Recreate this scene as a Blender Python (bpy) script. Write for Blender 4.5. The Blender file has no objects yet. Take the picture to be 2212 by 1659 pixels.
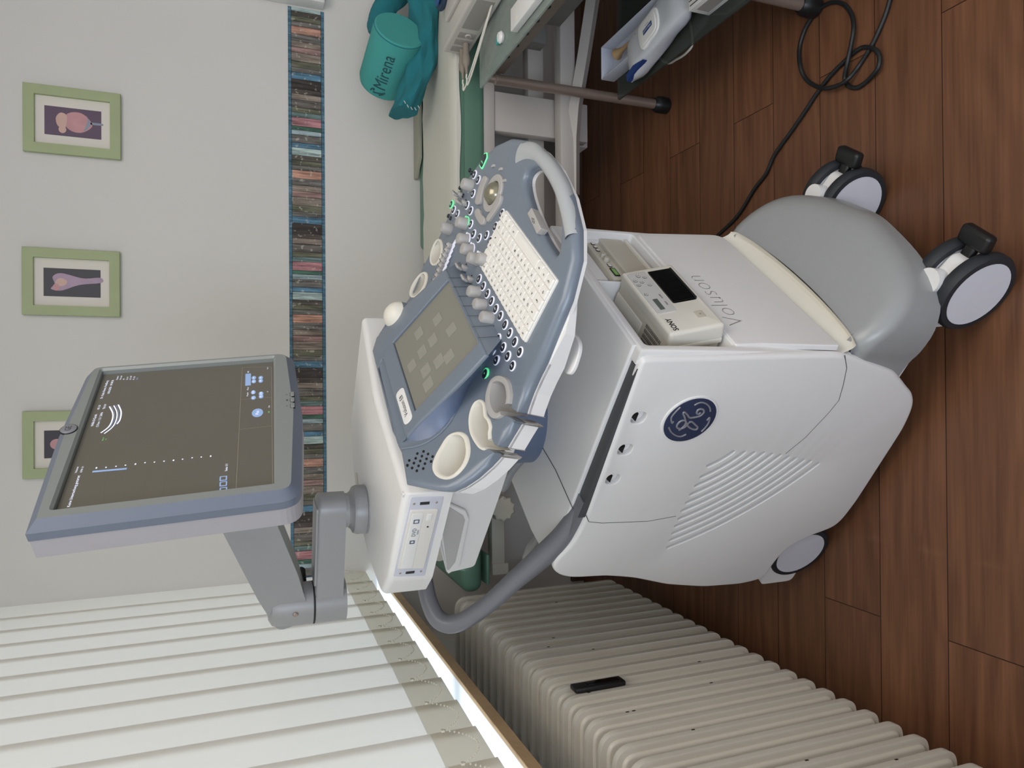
import bpy, bmesh, math, random
import numpy as np
from math import sin, cos, tan, pi, radians, atan2, sqrt
from mathutils import Matrix, Vector

# ------------------------------------------------------------------ camera, world, lights, exposure
random.seed(7)
S = bpy.context.scene
C = S.collection
F_PX = 1552.0; TH = radians(21.0); YAW = radians(.35); ROLL = radians(.3); EYE = 1.35
f_ = np.array([sin(YAW)*cos(TH), cos(YAW)*cos(TH), -sin(TH)])
_r = np.array([cos(YAW), -sin(YAW), 0.]); _d = np.cross(f_, _r)
r_ = cos(ROLL)*_r + sin(ROLL)*_d; d_ = -sin(ROLL)*_r + cos(ROLL)*_d
O = np.array([0, 0, EYE])
cd = bpy.data.cameras.new('camera'); cam = bpy.data.objects.new('camera', cd); C.objects.link(cam)
cd.sensor_fit = 'HORIZONTAL'; cd.sensor_width = 36.0; cd.lens = F_PX/2212*36; cd.clip_start = .02; cd.clip_end = 60
M = Matrix.Identity(4)
for i in range(3):            # the phone was held sideways: image right is world down
    M[i][0] = d_[i]; M[i][1] = r_[i]; M[i][2] = -f_[i]; M[i][3] = O[i]
cam.matrix_world = M
S.camera = cam
S.view_settings.view_transform = 'Standard'; S.view_settings.look = 'None'
S.view_settings.gamma = 1.0; S.view_settings.use_curve_mapping = False
S.view_settings.exposure = 0.0
w = bpy.data.worlds.new('world'); S.world = w; w.use_nodes = True
bg = w.node_tree.nodes['Background']; bg.inputs[0].default_value = (.92, .945, 1.0, 1); bg.inputs[1].default_value = .78

def area(name, loc, target, sx, sy, power, col):
    l = bpy.data.lights.new(name, 'AREA'); l.shape = 'RECTANGLE'; l.size = sx; l.size_y = sy
    l.energy = power; l.color = col
    o = bpy.data.objects.new(name, l); C.objects.link(o); o.location = loc
    o.rotation_euler = (Vector(target)-Vector(loc)).to_track_quat('-Z', 'Y').to_euler()
    return o
area('daylight_outside', (-2.1, 1.3, 1.85), (-.7, 1.3, 1.35), 3.6, 2.6, 76, (.88, .92, 1.0))
sl = bpy.data.lights.new('sun', 'SUN'); sl.energy = 4; sl.angle = radians(2); sl.color = (.84, .92, 1.0)
so = bpy.data.objects.new('sun', sl); C.objects.link(so); so.location = (-3, 1, 6)
so.rotation_euler = Vector((cos(radians(70)), .02, -sin(radians(70)))).to_track_quat('-Z', 'Y').to_euler()
area('daylight_rear_window', (-1.1, -1.7, 1.75), (.1, 1.2, .6), 1.5, 1.5, 58, (.71, .83, 1.0))
area('ceiling_lamp', (.75, .2, 2.45), (.75, .7, 0), 1.3, 1.3, 24, (1.0, .92, .82))

# ------------------------------------------------------------------ measuring helpers (photo pixel -> point on a real plane)
def ray(X, Y): return f_ + r_*((1659-Y)-829.5)/F_PX + d_*(X-1106)/F_PX
def onz(X, Y, z): k = ray(X, Y); return O+k*((z-EYE)/k[2])
def ony(X, Y, y): k = ray(X, Y); return O+k*(y/k[1])
def onx(X, Y, x): k = ray(X, Y); return O+k*(x/k[0])
def onp(X, Y, p, n): k = ray(X, Y); n = np.asarray(n, float); return O+k*(((np.asarray(p)-O)@n)/(k@n))
# machine frame: x forward, y across (far side +), z up
MA = radians(-38.5); Fv = np.array([cos(MA), sin(MA), 0]); Lv = np.array([-sin(MA), cos(MA), 0]); OM = np.array([.0243, 1.316, 0])
def tom(p): q = np.asarray(p)-OM; return np.array([q@Fv, q@Lv, q[2]])
def fromm(p): return OM+Fv*p[0]+Lv*p[1]+np.array([0, 0, p[2]])
def ml(X, Y, l): return tom(onp(X, Y, fromm((0, l, 0)), Lv))
def mf(X, Y, f): return tom(onp(X, Y, fromm((f, 0, 0)), Fv))
def mz(X, Y, z): return tom(onz(X, Y, z))
def mpl(X, Y, p, n): return tom(onp(X, Y, fromm(p), Fv*n[0]+Lv*n[1]+np.array([0, 0, n[2]])))
def rot(y, t, r=0):
    cy, sy = cos(y), sin(y); Rz = np.array([[cy, -sy, 0], [sy, cy, 0], [0, 0, 1]])
    ct, st = cos(t), sin(t); Ry = np.array([[ct, 0, st], [0, 1, 0], [-st, 0, ct]])
    cr, sr = cos(r), sin(r); Rx = np.array([[1, 0, 0], [0, cr, -sr], [0, sr, cr]])
    return Rz@Ry@Rx
KP = np.array([.261, -.060, .916]); KR = rot(radians(2.665), radians(13.5))      # console plane (origin at keyboard centre)
TP = np.array([.091, -.021, 1.025]); TR = rot(radians(2.74), radians(32.2))      # touch panel plane
def kc(X, Y, h=0.): p = mpl(X, Y, KP+KR[:, 2]*h, KR[:, 2]); return KR.T@(p-KP)
def tc(X, Y, h=0.): p = mpl(X, Y, TP+TR[:, 2]*h, TR[:, 2]); return TR.T@(p-TP)
def hs(a): t = max(0., (-.1-a)/.2); return .1*t*t                                # console rises towards its rear
def ks(X, Y, up=0.):
    h = 0.
    for _ in range(50):
        p = kc(X, Y, h+up); h = .5*h+.5*hs(p[0])
    return p
def t2k(x, y, z=0.): return KR.T@(TP+TR@np.array([x, y, z])-KP)                  # touch coords -> console coords

# ------------------------------------------------------------------ materials
def lin(h):
    c = [int(h[i:i+2], 16)/255 for i in (0, 2, 4)]
    return tuple((x/12.92 if x <= .04045 else ((x+.055)/1.055)**2.4) for x in c)+(1,)
MATS = {}
def mat(name, hexc, rough=.5, metal=0., noise=.04, scale=30., bump=0., bscale=None, emit=None, es=0., trans=0., spec=.5, coat=0., stretch=(1, 1, 1), alpha=1.):
    m = bpy.data.materials.new(name); m.use_nodes = True; nt = m.node_tree; N = nt.nodes; L = nt.links
    b = N['Principled BSDF']; c = lin(hexc)
    tcn = N.new('ShaderNodeTexCoord'); mp_ = N.new('ShaderNodeMapping'); mp_.inputs['Scale'].default_value = stretch
    L.new(tcn.outputs['Object'], mp_.inputs[0])
    nz = N.new('ShaderNodeTexNoise'); nz.inputs['Scale'].default_value = scale; nz.inputs['Detail'].default_value = 5
    L.new(mp_.outputs[0], nz.inputs['Vector'])
    mx = N.new('ShaderNodeMix'); mx.data_type = 'RGBA'
    mx.inputs[6].default_value = tuple(max(0, x*(1-noise)) for x in c[:3])+(1,); mx.inputs[7].default_value = tuple(min(1, x*(1+noise)) for x in c[:3])+(1,)
    L.new(nz.outputs['Fac'], mx.inputs[0]); L.new(mx.outputs[2], b.inputs['Base Color'])
    b.inputs['Roughness'].default_value = rough; b.inputs['Metallic'].default_value = metal
    b.inputs['Specular IOR Level'].default_value = spec; b.inputs['Coat Weight'].default_value = coat; b.inputs['Coat Roughness'].default_value = .15
    b.inputs['Alpha'].default_value = alpha
    if trans: b.inputs['Transmission Weight'].default_value = trans
    if emit: b.inputs['Emission Color'].default_value = lin(emit); b.inputs['Emission Strength'].default_value = es
    if bump:
        n2 = N.new('ShaderNodeTexNoise'); n2.inputs['Scale'].default_value = bscale or scale*8; n2.inputs['Detail'].default_value = 3
        L.new(mp_.outputs[0], n2.inputs['Vector'])
        bp = N.new('ShaderNodeBump'); bp.inputs['Strength'].default_value = bump; bp.inputs['Distance'].default_value = .002
        L.new(n2.outputs['Fac'], bp.inputs['Height']); L.new(bp.outputs[0], b.inputs['Normal'])
    MATS[name] = m
    return m

# ------------------------------------------------------------------ mesh builder
class MB:
    def __init__(s): s.v = []; s.f = []; s.m = []; s.mats = []; s.sm = []
    def mi(s, m):
        if m not in s.mats: s.mats.append(m)
        return s.mats.index(m)
    def add(s, vs, fs, m, smooth=True, T=None):
        o = len(s.v)
        if T is not None: vs = [T(v) for v in vs]
        s.v += [tuple(float(x) for x in v) for v in vs]; k = s.mi(m)
        for f in fs: s.f.append([i+o for i in f]); s.m.append(k); s.sm.append(smooth)
        return s
    def addbm(s, bm, m, smooth=True, T=None):
        bm.verts.index_update(); vs = [tuple(v.co) for v in bm.verts]; fs = [[v.index for v in f.verts] for f in bm.faces]; bm.free()
        return s.add(vs, fs, m, smooth, T)
    def box(s, c, size, m, r=0., seg=2, R=None, T=None):
        bm = bmesh.new(); bmesh.ops.create_cube(bm, size=1)
        for v in bm.verts: v.co = Vector((v.co.x*size[0], v.co.y*size[1], v.co.z*size[2]))
        if r > 0: bmesh.ops.bevel(bm, geom=list(bm.edges), offset=min(r, min(size)*.49), segments=seg, affect='EDGES', profile=.5)
        RR = np.eye(3) if R is None else R; cc = np.array(c)
        f = (lambda v: cc+RR@np.array(v)) if T is None else (lambda v: T(cc+RR@np.array(v)))
        return s.addbm(bm, m, r > 0, f)
    def lathe(s, prof, m, o=(0, 0, 0), R=None, n=32, T=None, cap=True):
        RR = np.eye(3) if R is None else np.asarray(R); oo = np.array(o, float); vs = []; fs = []
        k = len(prof)
        for i in range(n):
            a = 2*pi*i/n
            for (r, z) in prof: vs.append(oo+RR@np.array([r*cos(a), r*sin(a), z]))
        for i in range(n):
            j = (i+1) % n
            for q in range(k-1): fs.append([i*k+q, j*k+q, j*k+q+1, i*k+q+1])
        if cap:
            if prof[0][0] > 1e-6: fs.append([i*k for i in range(n)][::-1])
            if prof[-1][0] > 1e-6: fs.append([i*k+k-1 for i in range(n)])
        return s.add(vs, fs, m, True, T)
    def tube(s, pts, r, m, n=12, closed=False, T=None, cap=True, sq=None):
        P = [np.array(p, float) for p in pts]; K = len(P); rs = r if hasattr(r, '__len__') else [r]*K
        up = None; rings = []
        for i in range(K):
            a = P[i-1] if (i > 0 or closed) else P[i]; b = P[(i+1) % K] if (i < K-1 or closed) else P[i]
            t = b-a; t = t/(np.linalg.norm(t)+1e-12)
            if up is None:
                up = np.cross(t, [0, 0, 1.]); 
                if np.linalg.norm(up) < 1e-3: up = np.cross(t, [0, 1., 0])
            up = up-t*(up@t); up = up/(np.linalg.norm(up)+1e-12); w_ = np.cross(t, up)
            x, y = (1, 1) if sq is None else sq
            rings.append([P[i]+rs[i]*(cos(2*pi*j/n)*up*x+sin(2*pi*j/n)*w_*y) for j in range(n)])
        vs = [p for g in rings for p in g]; fs = []
        for i in range(K if closed else K-1):
            i2 = (i+1) % K
            for j in range(n): fs.append([i*n+j, i*n+(j+1) % n, i2*n+(j+1) % n, i2*n+j])
        if cap and not closed: fs.append(list(range(n))[::-1]); fs.append([(K-1)*n+j for j in range(n)])
        return s.add(vs, fs, m, True, T)
    def grid(s, G, m, T=None, cu=False):
        nu = len(G); nv = len(G[0]); vs = [p for g in G for p in g]; fs = []
        for i in range(nu if cu else nu-1):
            for j in range(nv-1): i2 = (i+1) % nu; fs.append([i*nv+j, i2*nv+j, i2*nv+j+1, i*nv+j+1])
        return s.add(vs, fs, m, True, T)
    def plate(s, outer, m, z0, z1, r=0., holes=(), T=None, seg=4, hr=0., flat=False, cuts=None, bottom=True, msides=None, mrim=None, rfun=None):
        """rounded-edge slab from a 2D outline with holes, z0 bottom, z1 top"""
        outer = ccw(outer); loops = [outer]+[ccw(h)[::-1] for h in holes]
        prof = lambda rr: [(rr*(1-sin(pi/2*i/seg)), z1-rr*(1-cos(pi/2*i/seg))) for i in range(seg+1)] if rr > 0 else [(0, z1)]
        RM = lambda li, lp, k: [k*(rfun(li, q[0], q[1]) if rfun else 1) for q in lp]
        vs, fs = fill([inset(lp, RM(li, lp, r if li == 0 else hr)) for li, lp in enumerate(loops)], z1)
        if cuts:
            bm = bmesh.new(); bv = [bm.verts.new(v) for v in vs]
            for f in fs: bm.faces.new([bv[i] for i in f])
            for (co, no) in cuts: bmesh.ops.bisect_plane(bm, geom=list(bm.verts)+list(bm.edges)+list(bm.faces), plane_co=co, plane_no=no, dist=1e-5)
            bm.verts.index_update(); vs = [tuple(v.co) for v in bm.verts]; fs = [[v.index for v in f.verts] for f in bm.faces]; bm.free()
        s.add(vs, fs, m, False if flat else True, T)
        for li, lp in enumerate(loops):
            rr = r if li == 0 else hr
            if cuts: lp = densify(lp, .02)
            mm = RM(li, lp, 1.); G = [[(p[0], p[1], z1+(z-z1)*m_) for p, m_ in zip(inset(lp, [ins*m_ for m_ in mm]), mm)] for ins, z in prof(rr)]
            G.append([(p[0], p[1], z0) for p in lp])
            n = len(lp); vs = [p for g in G for p in g]; fs = []
            for i in range(len(G)-1):
                for j in range(n): fs.append([i*n+j, (i+1)*n+j, (i+1)*n+(j+1) % n, i*n+(j+1) % n])
            s.add(vs, fs, (mrim if li == 0 else None) or msides or m, rr > 0, T)
        if bottom:
            vs, fs = fill(loops, z0); s.add(vs, [f[::-1] for f in fs], m, False, T)
        return s
    def text(s, txt, size, m, T, dz=.0003, align='CENTER', off=(0, 0), sx=1., bold=0.):
        cu = bpy.data.curves.new('t', 'FONT'); cu.body = txt; cu.size = size; cu.align_x = align; cu.align_y = 'CENTER'; cu.resolution_u = 2; cu.offset = bold
        to = bpy.data.objects.new('t', cu); C.objects.link(to)
        dg = bpy.context.evaluated_depsgraph_get(); me = bpy.data.meshes.new_from_object(to.evaluated_get(dg))
        vs = [(v.co.x*sx+off[0], v.co.y+off[1], dz) for v in me.vertices]; fs = [list(p.vertices) for p in me.polygons]
        bpy.data.objects.remove(to); bpy.data.curves.remove(cu); bpy.data.meshes.remove(me)
        if vs: s.add(vs, fs, m, False, T)
        return s
    def build(s, name, parent=None, label=None, weld=False):
        me = bpy.data.meshes.new(name); me.from_pydata(s.v, [], s.f)
        for m in s.mats: me.materials.append(m)
        me.polygons.foreach_set('material_index', s.m); me.polygons.foreach_set('use_smooth', s.sm)
        me.validate(); me.update()
        bm = bmesh.new(); bm.from_mesh(me); bmesh.ops.remove_doubles(bm, verts=bm.verts, dist=2e-6)
        bmesh.ops.recalc_face_normals(bm, faces=bm.faces)
        for e in bm.edges:
            if len(e.link_faces) == 2 and e.calc_face_angle(0) > radians(38): e.smooth = False
        bm.to_mesh(me); bm.free()
        o = bpy.data.objects.new(name, me); C.objects.link(o)
        if parent is not None: o.parent = parent
        if label: o['label'] = label
        return o

def inpoly(x, y, p):
    c = False; j = len(p)-1
    for i in range(len(p)):
        if (p[i][1] > y) != (p[j][1] > y) and x < (p[j][0]-p[i][0])*(y-p[i][1])/(p[j][1]-p[i][1])+p[i][0]: c = not c
        j = i
    return c
def fill(loops, z):
    from mathutils.geometry import delaunay_2d_cdt
    V = []; E = []
    for lp in loops:
        o = len(V); n = len(lp); V += [Vector((p[0], p[1])) for p in lp]; E += [(o+i, o+(i+1) % n) for i in range(n)]
    co, _, fa, *_r2 = delaunay_2d_cdt(V, E, [], 0, 1e-7)
    fs = []
    for f in fa:
        cx = sum(co[i][0] for i in f)/len(f); cy = sum(co[i][1] for i in f)/len(f)
        if inpoly(cx, cy, loops[0]) and not any(inpoly(cx, cy, h) for h in loops[1:]):
            a = sum(co[f[i]][0]*co[f[(i+1) % len(f)]][1]-co[f[(i+1) % len(f)]][0]*co[f[i]][1] for i in range(len(f)))
            fs.append(list(f) if a > 0 else list(f)[::-1])
    return [(c[0], c[1], z) for c in co], fs
def ccw(p):
    p = [tuple(float(c) for c in q[:2]) for q in p]
    a = sum(p[i][0]*p[(i+1) % len(p)][1]-p[(i+1) % len(p)][0]*p[i][1] for i in range(len(p)))
    return p if a > 0 else p[::-1]
def inset(p, d):
    n = len(p); out = []; D_ = list(d) if hasattr(d, '__len__') else [d]*n
    if not any(D_): return list(p)
    for i in range(n):
        a = np.array(p[i-1]); b = np.array(p[i]); c = np.array(p[(i+1) % n])
        e1 = b-a; e2 = c-b; e1 = e1/(np.linalg.norm(e1)+1e-12); e2 = e2/(np.linalg.norm(e2)+1e-12)
        n1 = np.array([-e1[1], e1[0]]); n2 = np.array([-e2[1], e2[0]]); nn = n1+n2; l = np.linalg.norm(nn)
        if l < 1e-6: nn = n1; k = 1
        else: nn = nn/l; k = 1/max(.45, nn@n1)
        q = b+nn*D_[i]*k; out.append((q[0], q[1]))
    return out
def densify(p, step):
    out = []
    for i in range(len(p)):
        a = np.array(p[i]); b = np.array(p[(i+1) % len(p)]); n = max(1, int(np.linalg.norm(b-a)/step))
        out += [tuple(a+(b-a)*k/n) for k in range(n)]
    return out
def rpoly(pts, r, seg=5):
    """polygon with rounded corners; r number or list"""
    n = len(pts); out = []
    for i in range(n):
        a, b, c = [np.array(pts[k][:2], float) for k in (i-1, i, (i+1) % n)]; rr = r[i] if hasattr(r, '__len__') else r
        if rr <= 0: out.append(tuple(b)); continue
        u = (a-b)/np.linalg.norm(a-b); v = (c-b)/np.linalg.norm(c-b); ang = math.acos(max(-1, min(1, u@v)))
        t = min(rr/tan(ang/2), .48*np.linalg.norm(a-b), .48*np.linalg.norm(c-b)); p = b+u*t; q = b+v*t
        for k in range(seg+1):
            s_ = k/seg; out.append(tuple((1-s_)**2*p+2*s_*(1-s_)*b+s_**2*q))
    return out
def cspl(pts, n=6, closed=True):
    P = [np.array(p, float) for p in pts]; K = len(P); out = []
    for i in range(K if closed else K-1):
        p0 = P[i-1] if (closed or i > 0) else P[0]; p1 = P[i]; p2 = P[(i+1) % K]; p3 = P[(i+2) % K] if (closed or i+2 < K) else P[-1]
        for k in range(n):
            t = k/n; out.append(.5*((2*p1)+(-p0+p2)*t+(2*p0-5*p1+4*p2-p3)*t*t+(-p0+3*p1-3*p2+p3)*t**3))
    if not closed: out.append(P[-1])
    return out
def rrect(w_, h_, r, c=(0, 0), seg=5):
    if r <= 0: return [(c[0]-w_/2, c[1]-h_/2), (c[0]+w_/2, c[1]-h_/2), (c[0]+w_/2, c[1]+h_/2), (c[0]-w_/2, c[1]+h_/2)]
    x, y = w_/2, h_/2; return [(p[0]+c[0], p[1]+c[1]) for p in rpoly([(-x, -y), (x, -y), (x, y), (-x, y)], r, seg)]
def chaikin(P, it=2, mx=.03):
    for _ in range(it):
        o = []; n = len(P)
        for i in range(n):
            a = np.array(P[i]); b = np.array(P[(i+1) % n]); L_ = np.linalg.norm(b-a); k = min(.25, mx/L_); o += [tuple(a+(b-a)*k), tuple(b-(b-a)*k)]
        P = o
    return P
def ell(rx, ry, c=(0, 0), n=28, ph=0.): return [(c[0]+rx*cos(2*pi*i/n)*cos(ph)-ry*sin(2*pi*i/n)*sin(ph), c[1]+rx*cos(2*pi*i/n)*sin(ph)+ry*sin(2*pi*i/n)*cos(ph)) for i in range(n)]
def frame(o, X, Y, Z=None):
    """local (x,y,z) -> o + x*X + y*Y + z*Z"""
    o, X, Y = [np.array(q, float) for q in (o, X, Y)]; Z = np.cross(X, Y) if Z is None else np.array(Z, float)
    return lambda v: o+X*v[0]+Y*v[1]+Z*v[2]
def empty(name, label=None, cat=None, loc=(0, 0, 0), rz=0., group=None, kind=None):
    o = bpy.data.objects.new(name, None); C.objects.link(o); o.location = loc; o.rotation_euler = (0, 0, rz); o.empty_display_size = .05
    return tag(o, label, cat, group, kind)
def tag(o, label=None, cat=None, group=None, kind=None):
    if label: o['label'] = label
    if cat: o['category'] = cat
    if group: o['group'] = group
    if kind: o['kind'] = kind
    return o
def copy_tree(o, parent=None):
    c = o.copy(); C.objects.link(c); c.parent = parent
    for ch in list(o.children): copy_tree(ch, c)
    return c
def local(R, P):   # 4x4 for a part standing in its own frame inside the machine
    m = Matrix.Identity(4)
    for i in range(3):
        for j in range(3): m[i][j] = R[i][j]
        m[i][3] = P[i]
    return m
# ------------------------------------------------------------------ materials used
WHITE = mat('white_plastic', 'E3E2E0', .42, noise=.015, bump=.05, bscale=900)
CREAM = mat('cream_plastic', 'DDD9CD', .45, noise=.02)
BEIGE = mat('beige_plastic', 'C2BCAD', .5, noise=.03)
BLUEG = mat('blue_grey_plastic', '6F7985', .32, noise=.03, scale=60, bump=.04, bscale=1200, coat=.15)
BLUED = mat('dark_blue_plastic', '626F88', .4, noise=.03)
FOOTG = mat('silver_grey_plastic', '949696', .36, noise=.03, scale=90, coat=.15)
MONG = mat('monitor_grey', '8C918F', .38, noise=.03, scale=120, metal=.15)
ARMG = mat('arm_silver', '9B9B9C', .4, noise=.03, metal=.2, scale=100)
SHELLG = mat('monitor_shell_grey', 'A3A0A4', .5, noise=.03)
DGREY = mat('dark_grey_band', '4A4B4E', .55, noise=.03)
MGREY = mat('mid_grey_plastic', '74757B', .42, noise=.03, coat=.1)
BLACK = mat('black_plastic', '151617', .4, noise=.1)
RUBBER = mat('black_rubber', '23262B', .6, noise=.15, scale=80, bump=.2)
KNOBM = mat('knob_greige', 'A9A6A3', .45, noise=.02)
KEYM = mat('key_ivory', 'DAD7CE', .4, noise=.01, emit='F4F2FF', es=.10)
INK = mat('ink_black', '17171A', .6, noise=.05)
BTN = mat('button_dark', '23262E', .35, noise=.05)
RINGW = mat('button_ring_lit', 'E8EAF4', .4, noise=.01, emit='D9DDFF', es=.18)
RINGG = mat('ring_green_lit', '7FE8AE', .4, noise=.01, emit='4FE08C', es=.55)
BALL = mat('trackball_pearl', '8F8A77', .22, metal=.55, noise=.12, scale=200)
TOUCH = mat('touch_glass', '7F7D73', .22, noise=.02, spec=.6)
TOUCHB = mat('touch_button_tint', '8E8C83', .3, noise=.02)
STEEL = mat('brushed_steel', 'A39389', .33, metal=.55, noise=.08, scale=40, stretch=(1, 1, 20))
CHROME = mat('worn_metal_lining', 'B4AEA8', .35, metal=.6, noise=.1)
NAVY = mat('navy_emblem', '2B3450', .4, noise=.03)
LOGOS = mat('emblem_silver', '8E8F96', .35, metal=.3, noise=.03)
RADW = mat('radiator_enamel', 'DAD5C9', .35, noise=.02, coat=.3)
COUCHG = mat('green_vinyl', '5E8471', .5, noise=.05, bump=.15, bscale=500)
PAPER = mat('white_paper_cover', 'CFCDC2', .8, noise=.02, bump=.15, bscale=60)
FRAMEW = mat('white_frame_paint', 'B9B3AE', .5, noise=.02)
GRIPM = mat('grip_silver', 'A9ADAF', .3, noise=.03, scale=90, coat=.5)
CAPW = mat('ivory_knob', 'D9D5C6', .5, noise=.03)
TEAL = mat('teal_cushion_fabric', '429A95', .85, noise=.04, bump=.3, bscale=900)
TEALD = mat('teal_fleece', '23757E', .95, noise=.08, scale=60, bump=.6, bscale=700)
WOOD = mat('pale_wood', 'A88A66', .55, noise=.15, scale=20, stretch=(1, 10, 1))
def wallmat(name, hexc):
    return mat(name, hexc, .92, noise=.02, scale=3., bump=.12, bscale=220)
WALL = wallmat('painted_wall', 'D5D2CD'); CEIL = wallmat('ceiling_paint', 'E6E4DE'); WALLL = wallmat('grey_wall_low', 'D6D3CD')

def floor_mat():
    m = bpy.data.materials.new('cherry_laminate'); m.use_nodes = True; nt = m.node_tree; N = nt.nodes; L = nt.links; b = N['Principled BSDF']
    t = N.new('ShaderNodeTexCoord'); mp_ = N.new('ShaderNodeMapping'); mp_.inputs['Location'].default_value = (.52, -.0655+.0, 0)
    L.new(t.outputs['Object'], mp_.inputs[0])
    br = N.new('ShaderNodeTexBrick'); br.inputs['Scale'].default_value = 1; br.inputs['Brick Width'].default_value = 1.28; br.inputs['Row Height'].default_value = .1642
    br.inputs['Mortar Size'].default_value = .0012; br.inputs['Mortar Smooth'].default_value = .2; br.offset = .41; br.offset_frequency = 2
    br.inputs['Color1'].default_value = (0, 0, 0, 1); br.inputs['Color2'].default_value = (1, 1, 1, 1); br.inputs['Mortar'].default_value = (.5, .5, .5, 1); br.inputs['Bias'].default_value = 0
    L.new(mp_.outputs[0], br.inputs['Vector'])
    # grain, shifted per plank
    sc = N.new('ShaderNodeMapping'); sc.inputs['Scale'].default_value = (1.1, 14, 1)
    add = N.new('ShaderNodeVectorMath'); add.operation = 'MULTIPLY_ADD'; add.inputs[1].default_value = (7, 3, 5)
    L.new(br.outputs['Color'], add.inputs[0]); L.new(mp_.outputs[0], add.inputs[2]); L.new(add.outputs[0], sc.inputs[0])
    n1 = N.new('ShaderNodeTexNoise'); n1.inputs['Scale'].default_value = 2.2; n1.inputs['Detail'].default_value = 7; n1.inputs['Distortion'].default_value = .9; L.new(sc.outputs[0], n1.inputs['Vector'])
    sc2 = N.new('ShaderNodeMapping'); sc2.inputs['Scale'].default_value = (5, 190, 1); L.new(add.outputs[0], sc2.inputs[0])
    n2 = N.new('ShaderNodeTexNoise'); n2.inputs['Scale'].default_value = 1.; n2.inputs['Detail'].default_value = 4; L.new(sc2.outputs[0], n2.inputs['Vector'])
    sc3 = N.new('ShaderNodeMapping'); sc3.inputs['Scale'].default_value = (.9, 4.2, 1); L.new(add.outputs[0], sc3.inputs[0])
    wv = N.new('ShaderNodeTexWave'); wv.wave_type = 'BANDS'; wv.bands_direction = 'Y'; wv.inputs['Scale'].default_value = 1.6; wv.inputs['Distortion'].default_value = 16; wv.inputs['Detail'].default_value = 2; wv.inputs['Detail Scale'].default_value = 1.1
    L.new(sc3.outputs[0], wv.inputs['Vector'])
    r = N.new('ShaderNodeValToRGB'); r.color_ramp.elements[0].position = .28; r.color_ramp.elements[0].color = lin('543726'); r.color_ramp.elements[1].position = .75; r.color_ramp.elements[1].color = lin('80583F')
    m1 = N.new('ShaderNodeMath'); m1.operation = 'MULTIPLY_ADD'; m1.inputs[1].default_value = .36; L.new(n2.outputs['Fac'], m1.inputs[0]); 
    m2 = N.new('ShaderNodeMath'); m2.operation = 'MULTIPLY_ADD'; m2.inputs[1].default_value = .09; L.new(wv.outputs['Fac'], m2.inputs[0])
    m3 = N.new('ShaderNodeMath'); m3.operation = 'MULTIPLY_ADD'; m3.inputs[1].default_value = .56; m3.inputs[2].default_value = 0.0; L.new(n1.outputs['Fac'], m3.inputs[0])
    L.new(m3.outputs[0], m2.inputs[2]); L.new(m2.outputs[0], m1.inputs[2]); L.new(m1.outputs[0], r.inputs[0])
    vr = N.new('ShaderNodeMix'); vr.data_type = 'RGBA'; vr.blend_type = 'MULTIPLY'; vr.inputs[0].default_value = 1
    rr = N.new('ShaderNodeValToRGB'); rr.color_ramp.elements[0].color = (.86, .86, .86, 1); rr.color_ramp.elements[1].color = (1.08, 1.05, 1.02, 1); L.new(br.outputs['Color'], rr.inputs[0])
    L.new(r.outputs[0], vr.inputs[6]); L.new(rr.outputs[0], vr.inputs[7])
    mo = N.new('ShaderNodeMix'); mo.data_type = 'RGBA'; mo.inputs[7].default_value = lin('2E1A10'); L.new(br.outputs['Fac'], mo.inputs[0]); L.new(vr.outputs[2], mo.inputs[6])
    L.new(mo.outputs[2], b.inputs['Base Color']); b.inputs['Roughness'].default_value = .42; b.inputs['Specular IOR Level'].default_value = .35
    bp = N.new('ShaderNodeBump'); bp.inputs['Strength'].default_value = .12; bp.inputs['Distance'].default_value = .001; L.new(m1.outputs[0], bp.inputs['Height']); L.new(bp.outputs[0], b.inputs['Normal'])
    return m
def stone_mat():
    m = mat('travertine_sill', 'A58A68', .55, noise=.22, scale=14, bump=.5, bscale=90); return m
def blind_mat(name, hexc, w_):
    m = bpy.data.materials.new(name); m.use_nodes = True; nt = m.node_tree; N = nt.nodes; L = nt.links
    N.remove(N['Principled BSDF']); out = N['Material Output']
    d = N.new('ShaderNodeBsdfDiffuse'); t = N.new('ShaderNodeBsdfTranslucent'); mx = N.new('ShaderNodeMixShader'); mx.inputs[0].default_value = w_
    tc_ = N.new('ShaderNodeTexCoord'); nz = N.new('ShaderNodeTexNoise'); nz.inputs['Scale'].default_value = 300; nz.inputs['Detail'].default_value = 2
    mp_ = N.new('ShaderNodeMapping'); mp_.inputs['Scale'].default_value = (1, 1, .15); L.new(tc_.outputs['Object'], mp_.inputs[0]); L.new(mp_.outputs[0], nz.inputs['Vector'])
    c = lin(hexc); mc = N.new('ShaderNodeMix'); mc.data_type = 'RGBA'; mc.inputs[6].default_value = tuple(x*.97 for x in c[:3])+(1,); mc.inputs[7].default_value = c
    L.new(nz.outputs['Fac'], mc.inputs[0]); L.new(mc.outputs[2], d.inputs[0]); L.new(mc.outputs[2], t.inputs[0])
    L.new(d.outputs[0], mx.inputs[1]); L.new(t.outputs[0], mx.inputs[2]); L.new(mx.outputs[0], out.inputs[0])
    return m
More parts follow.
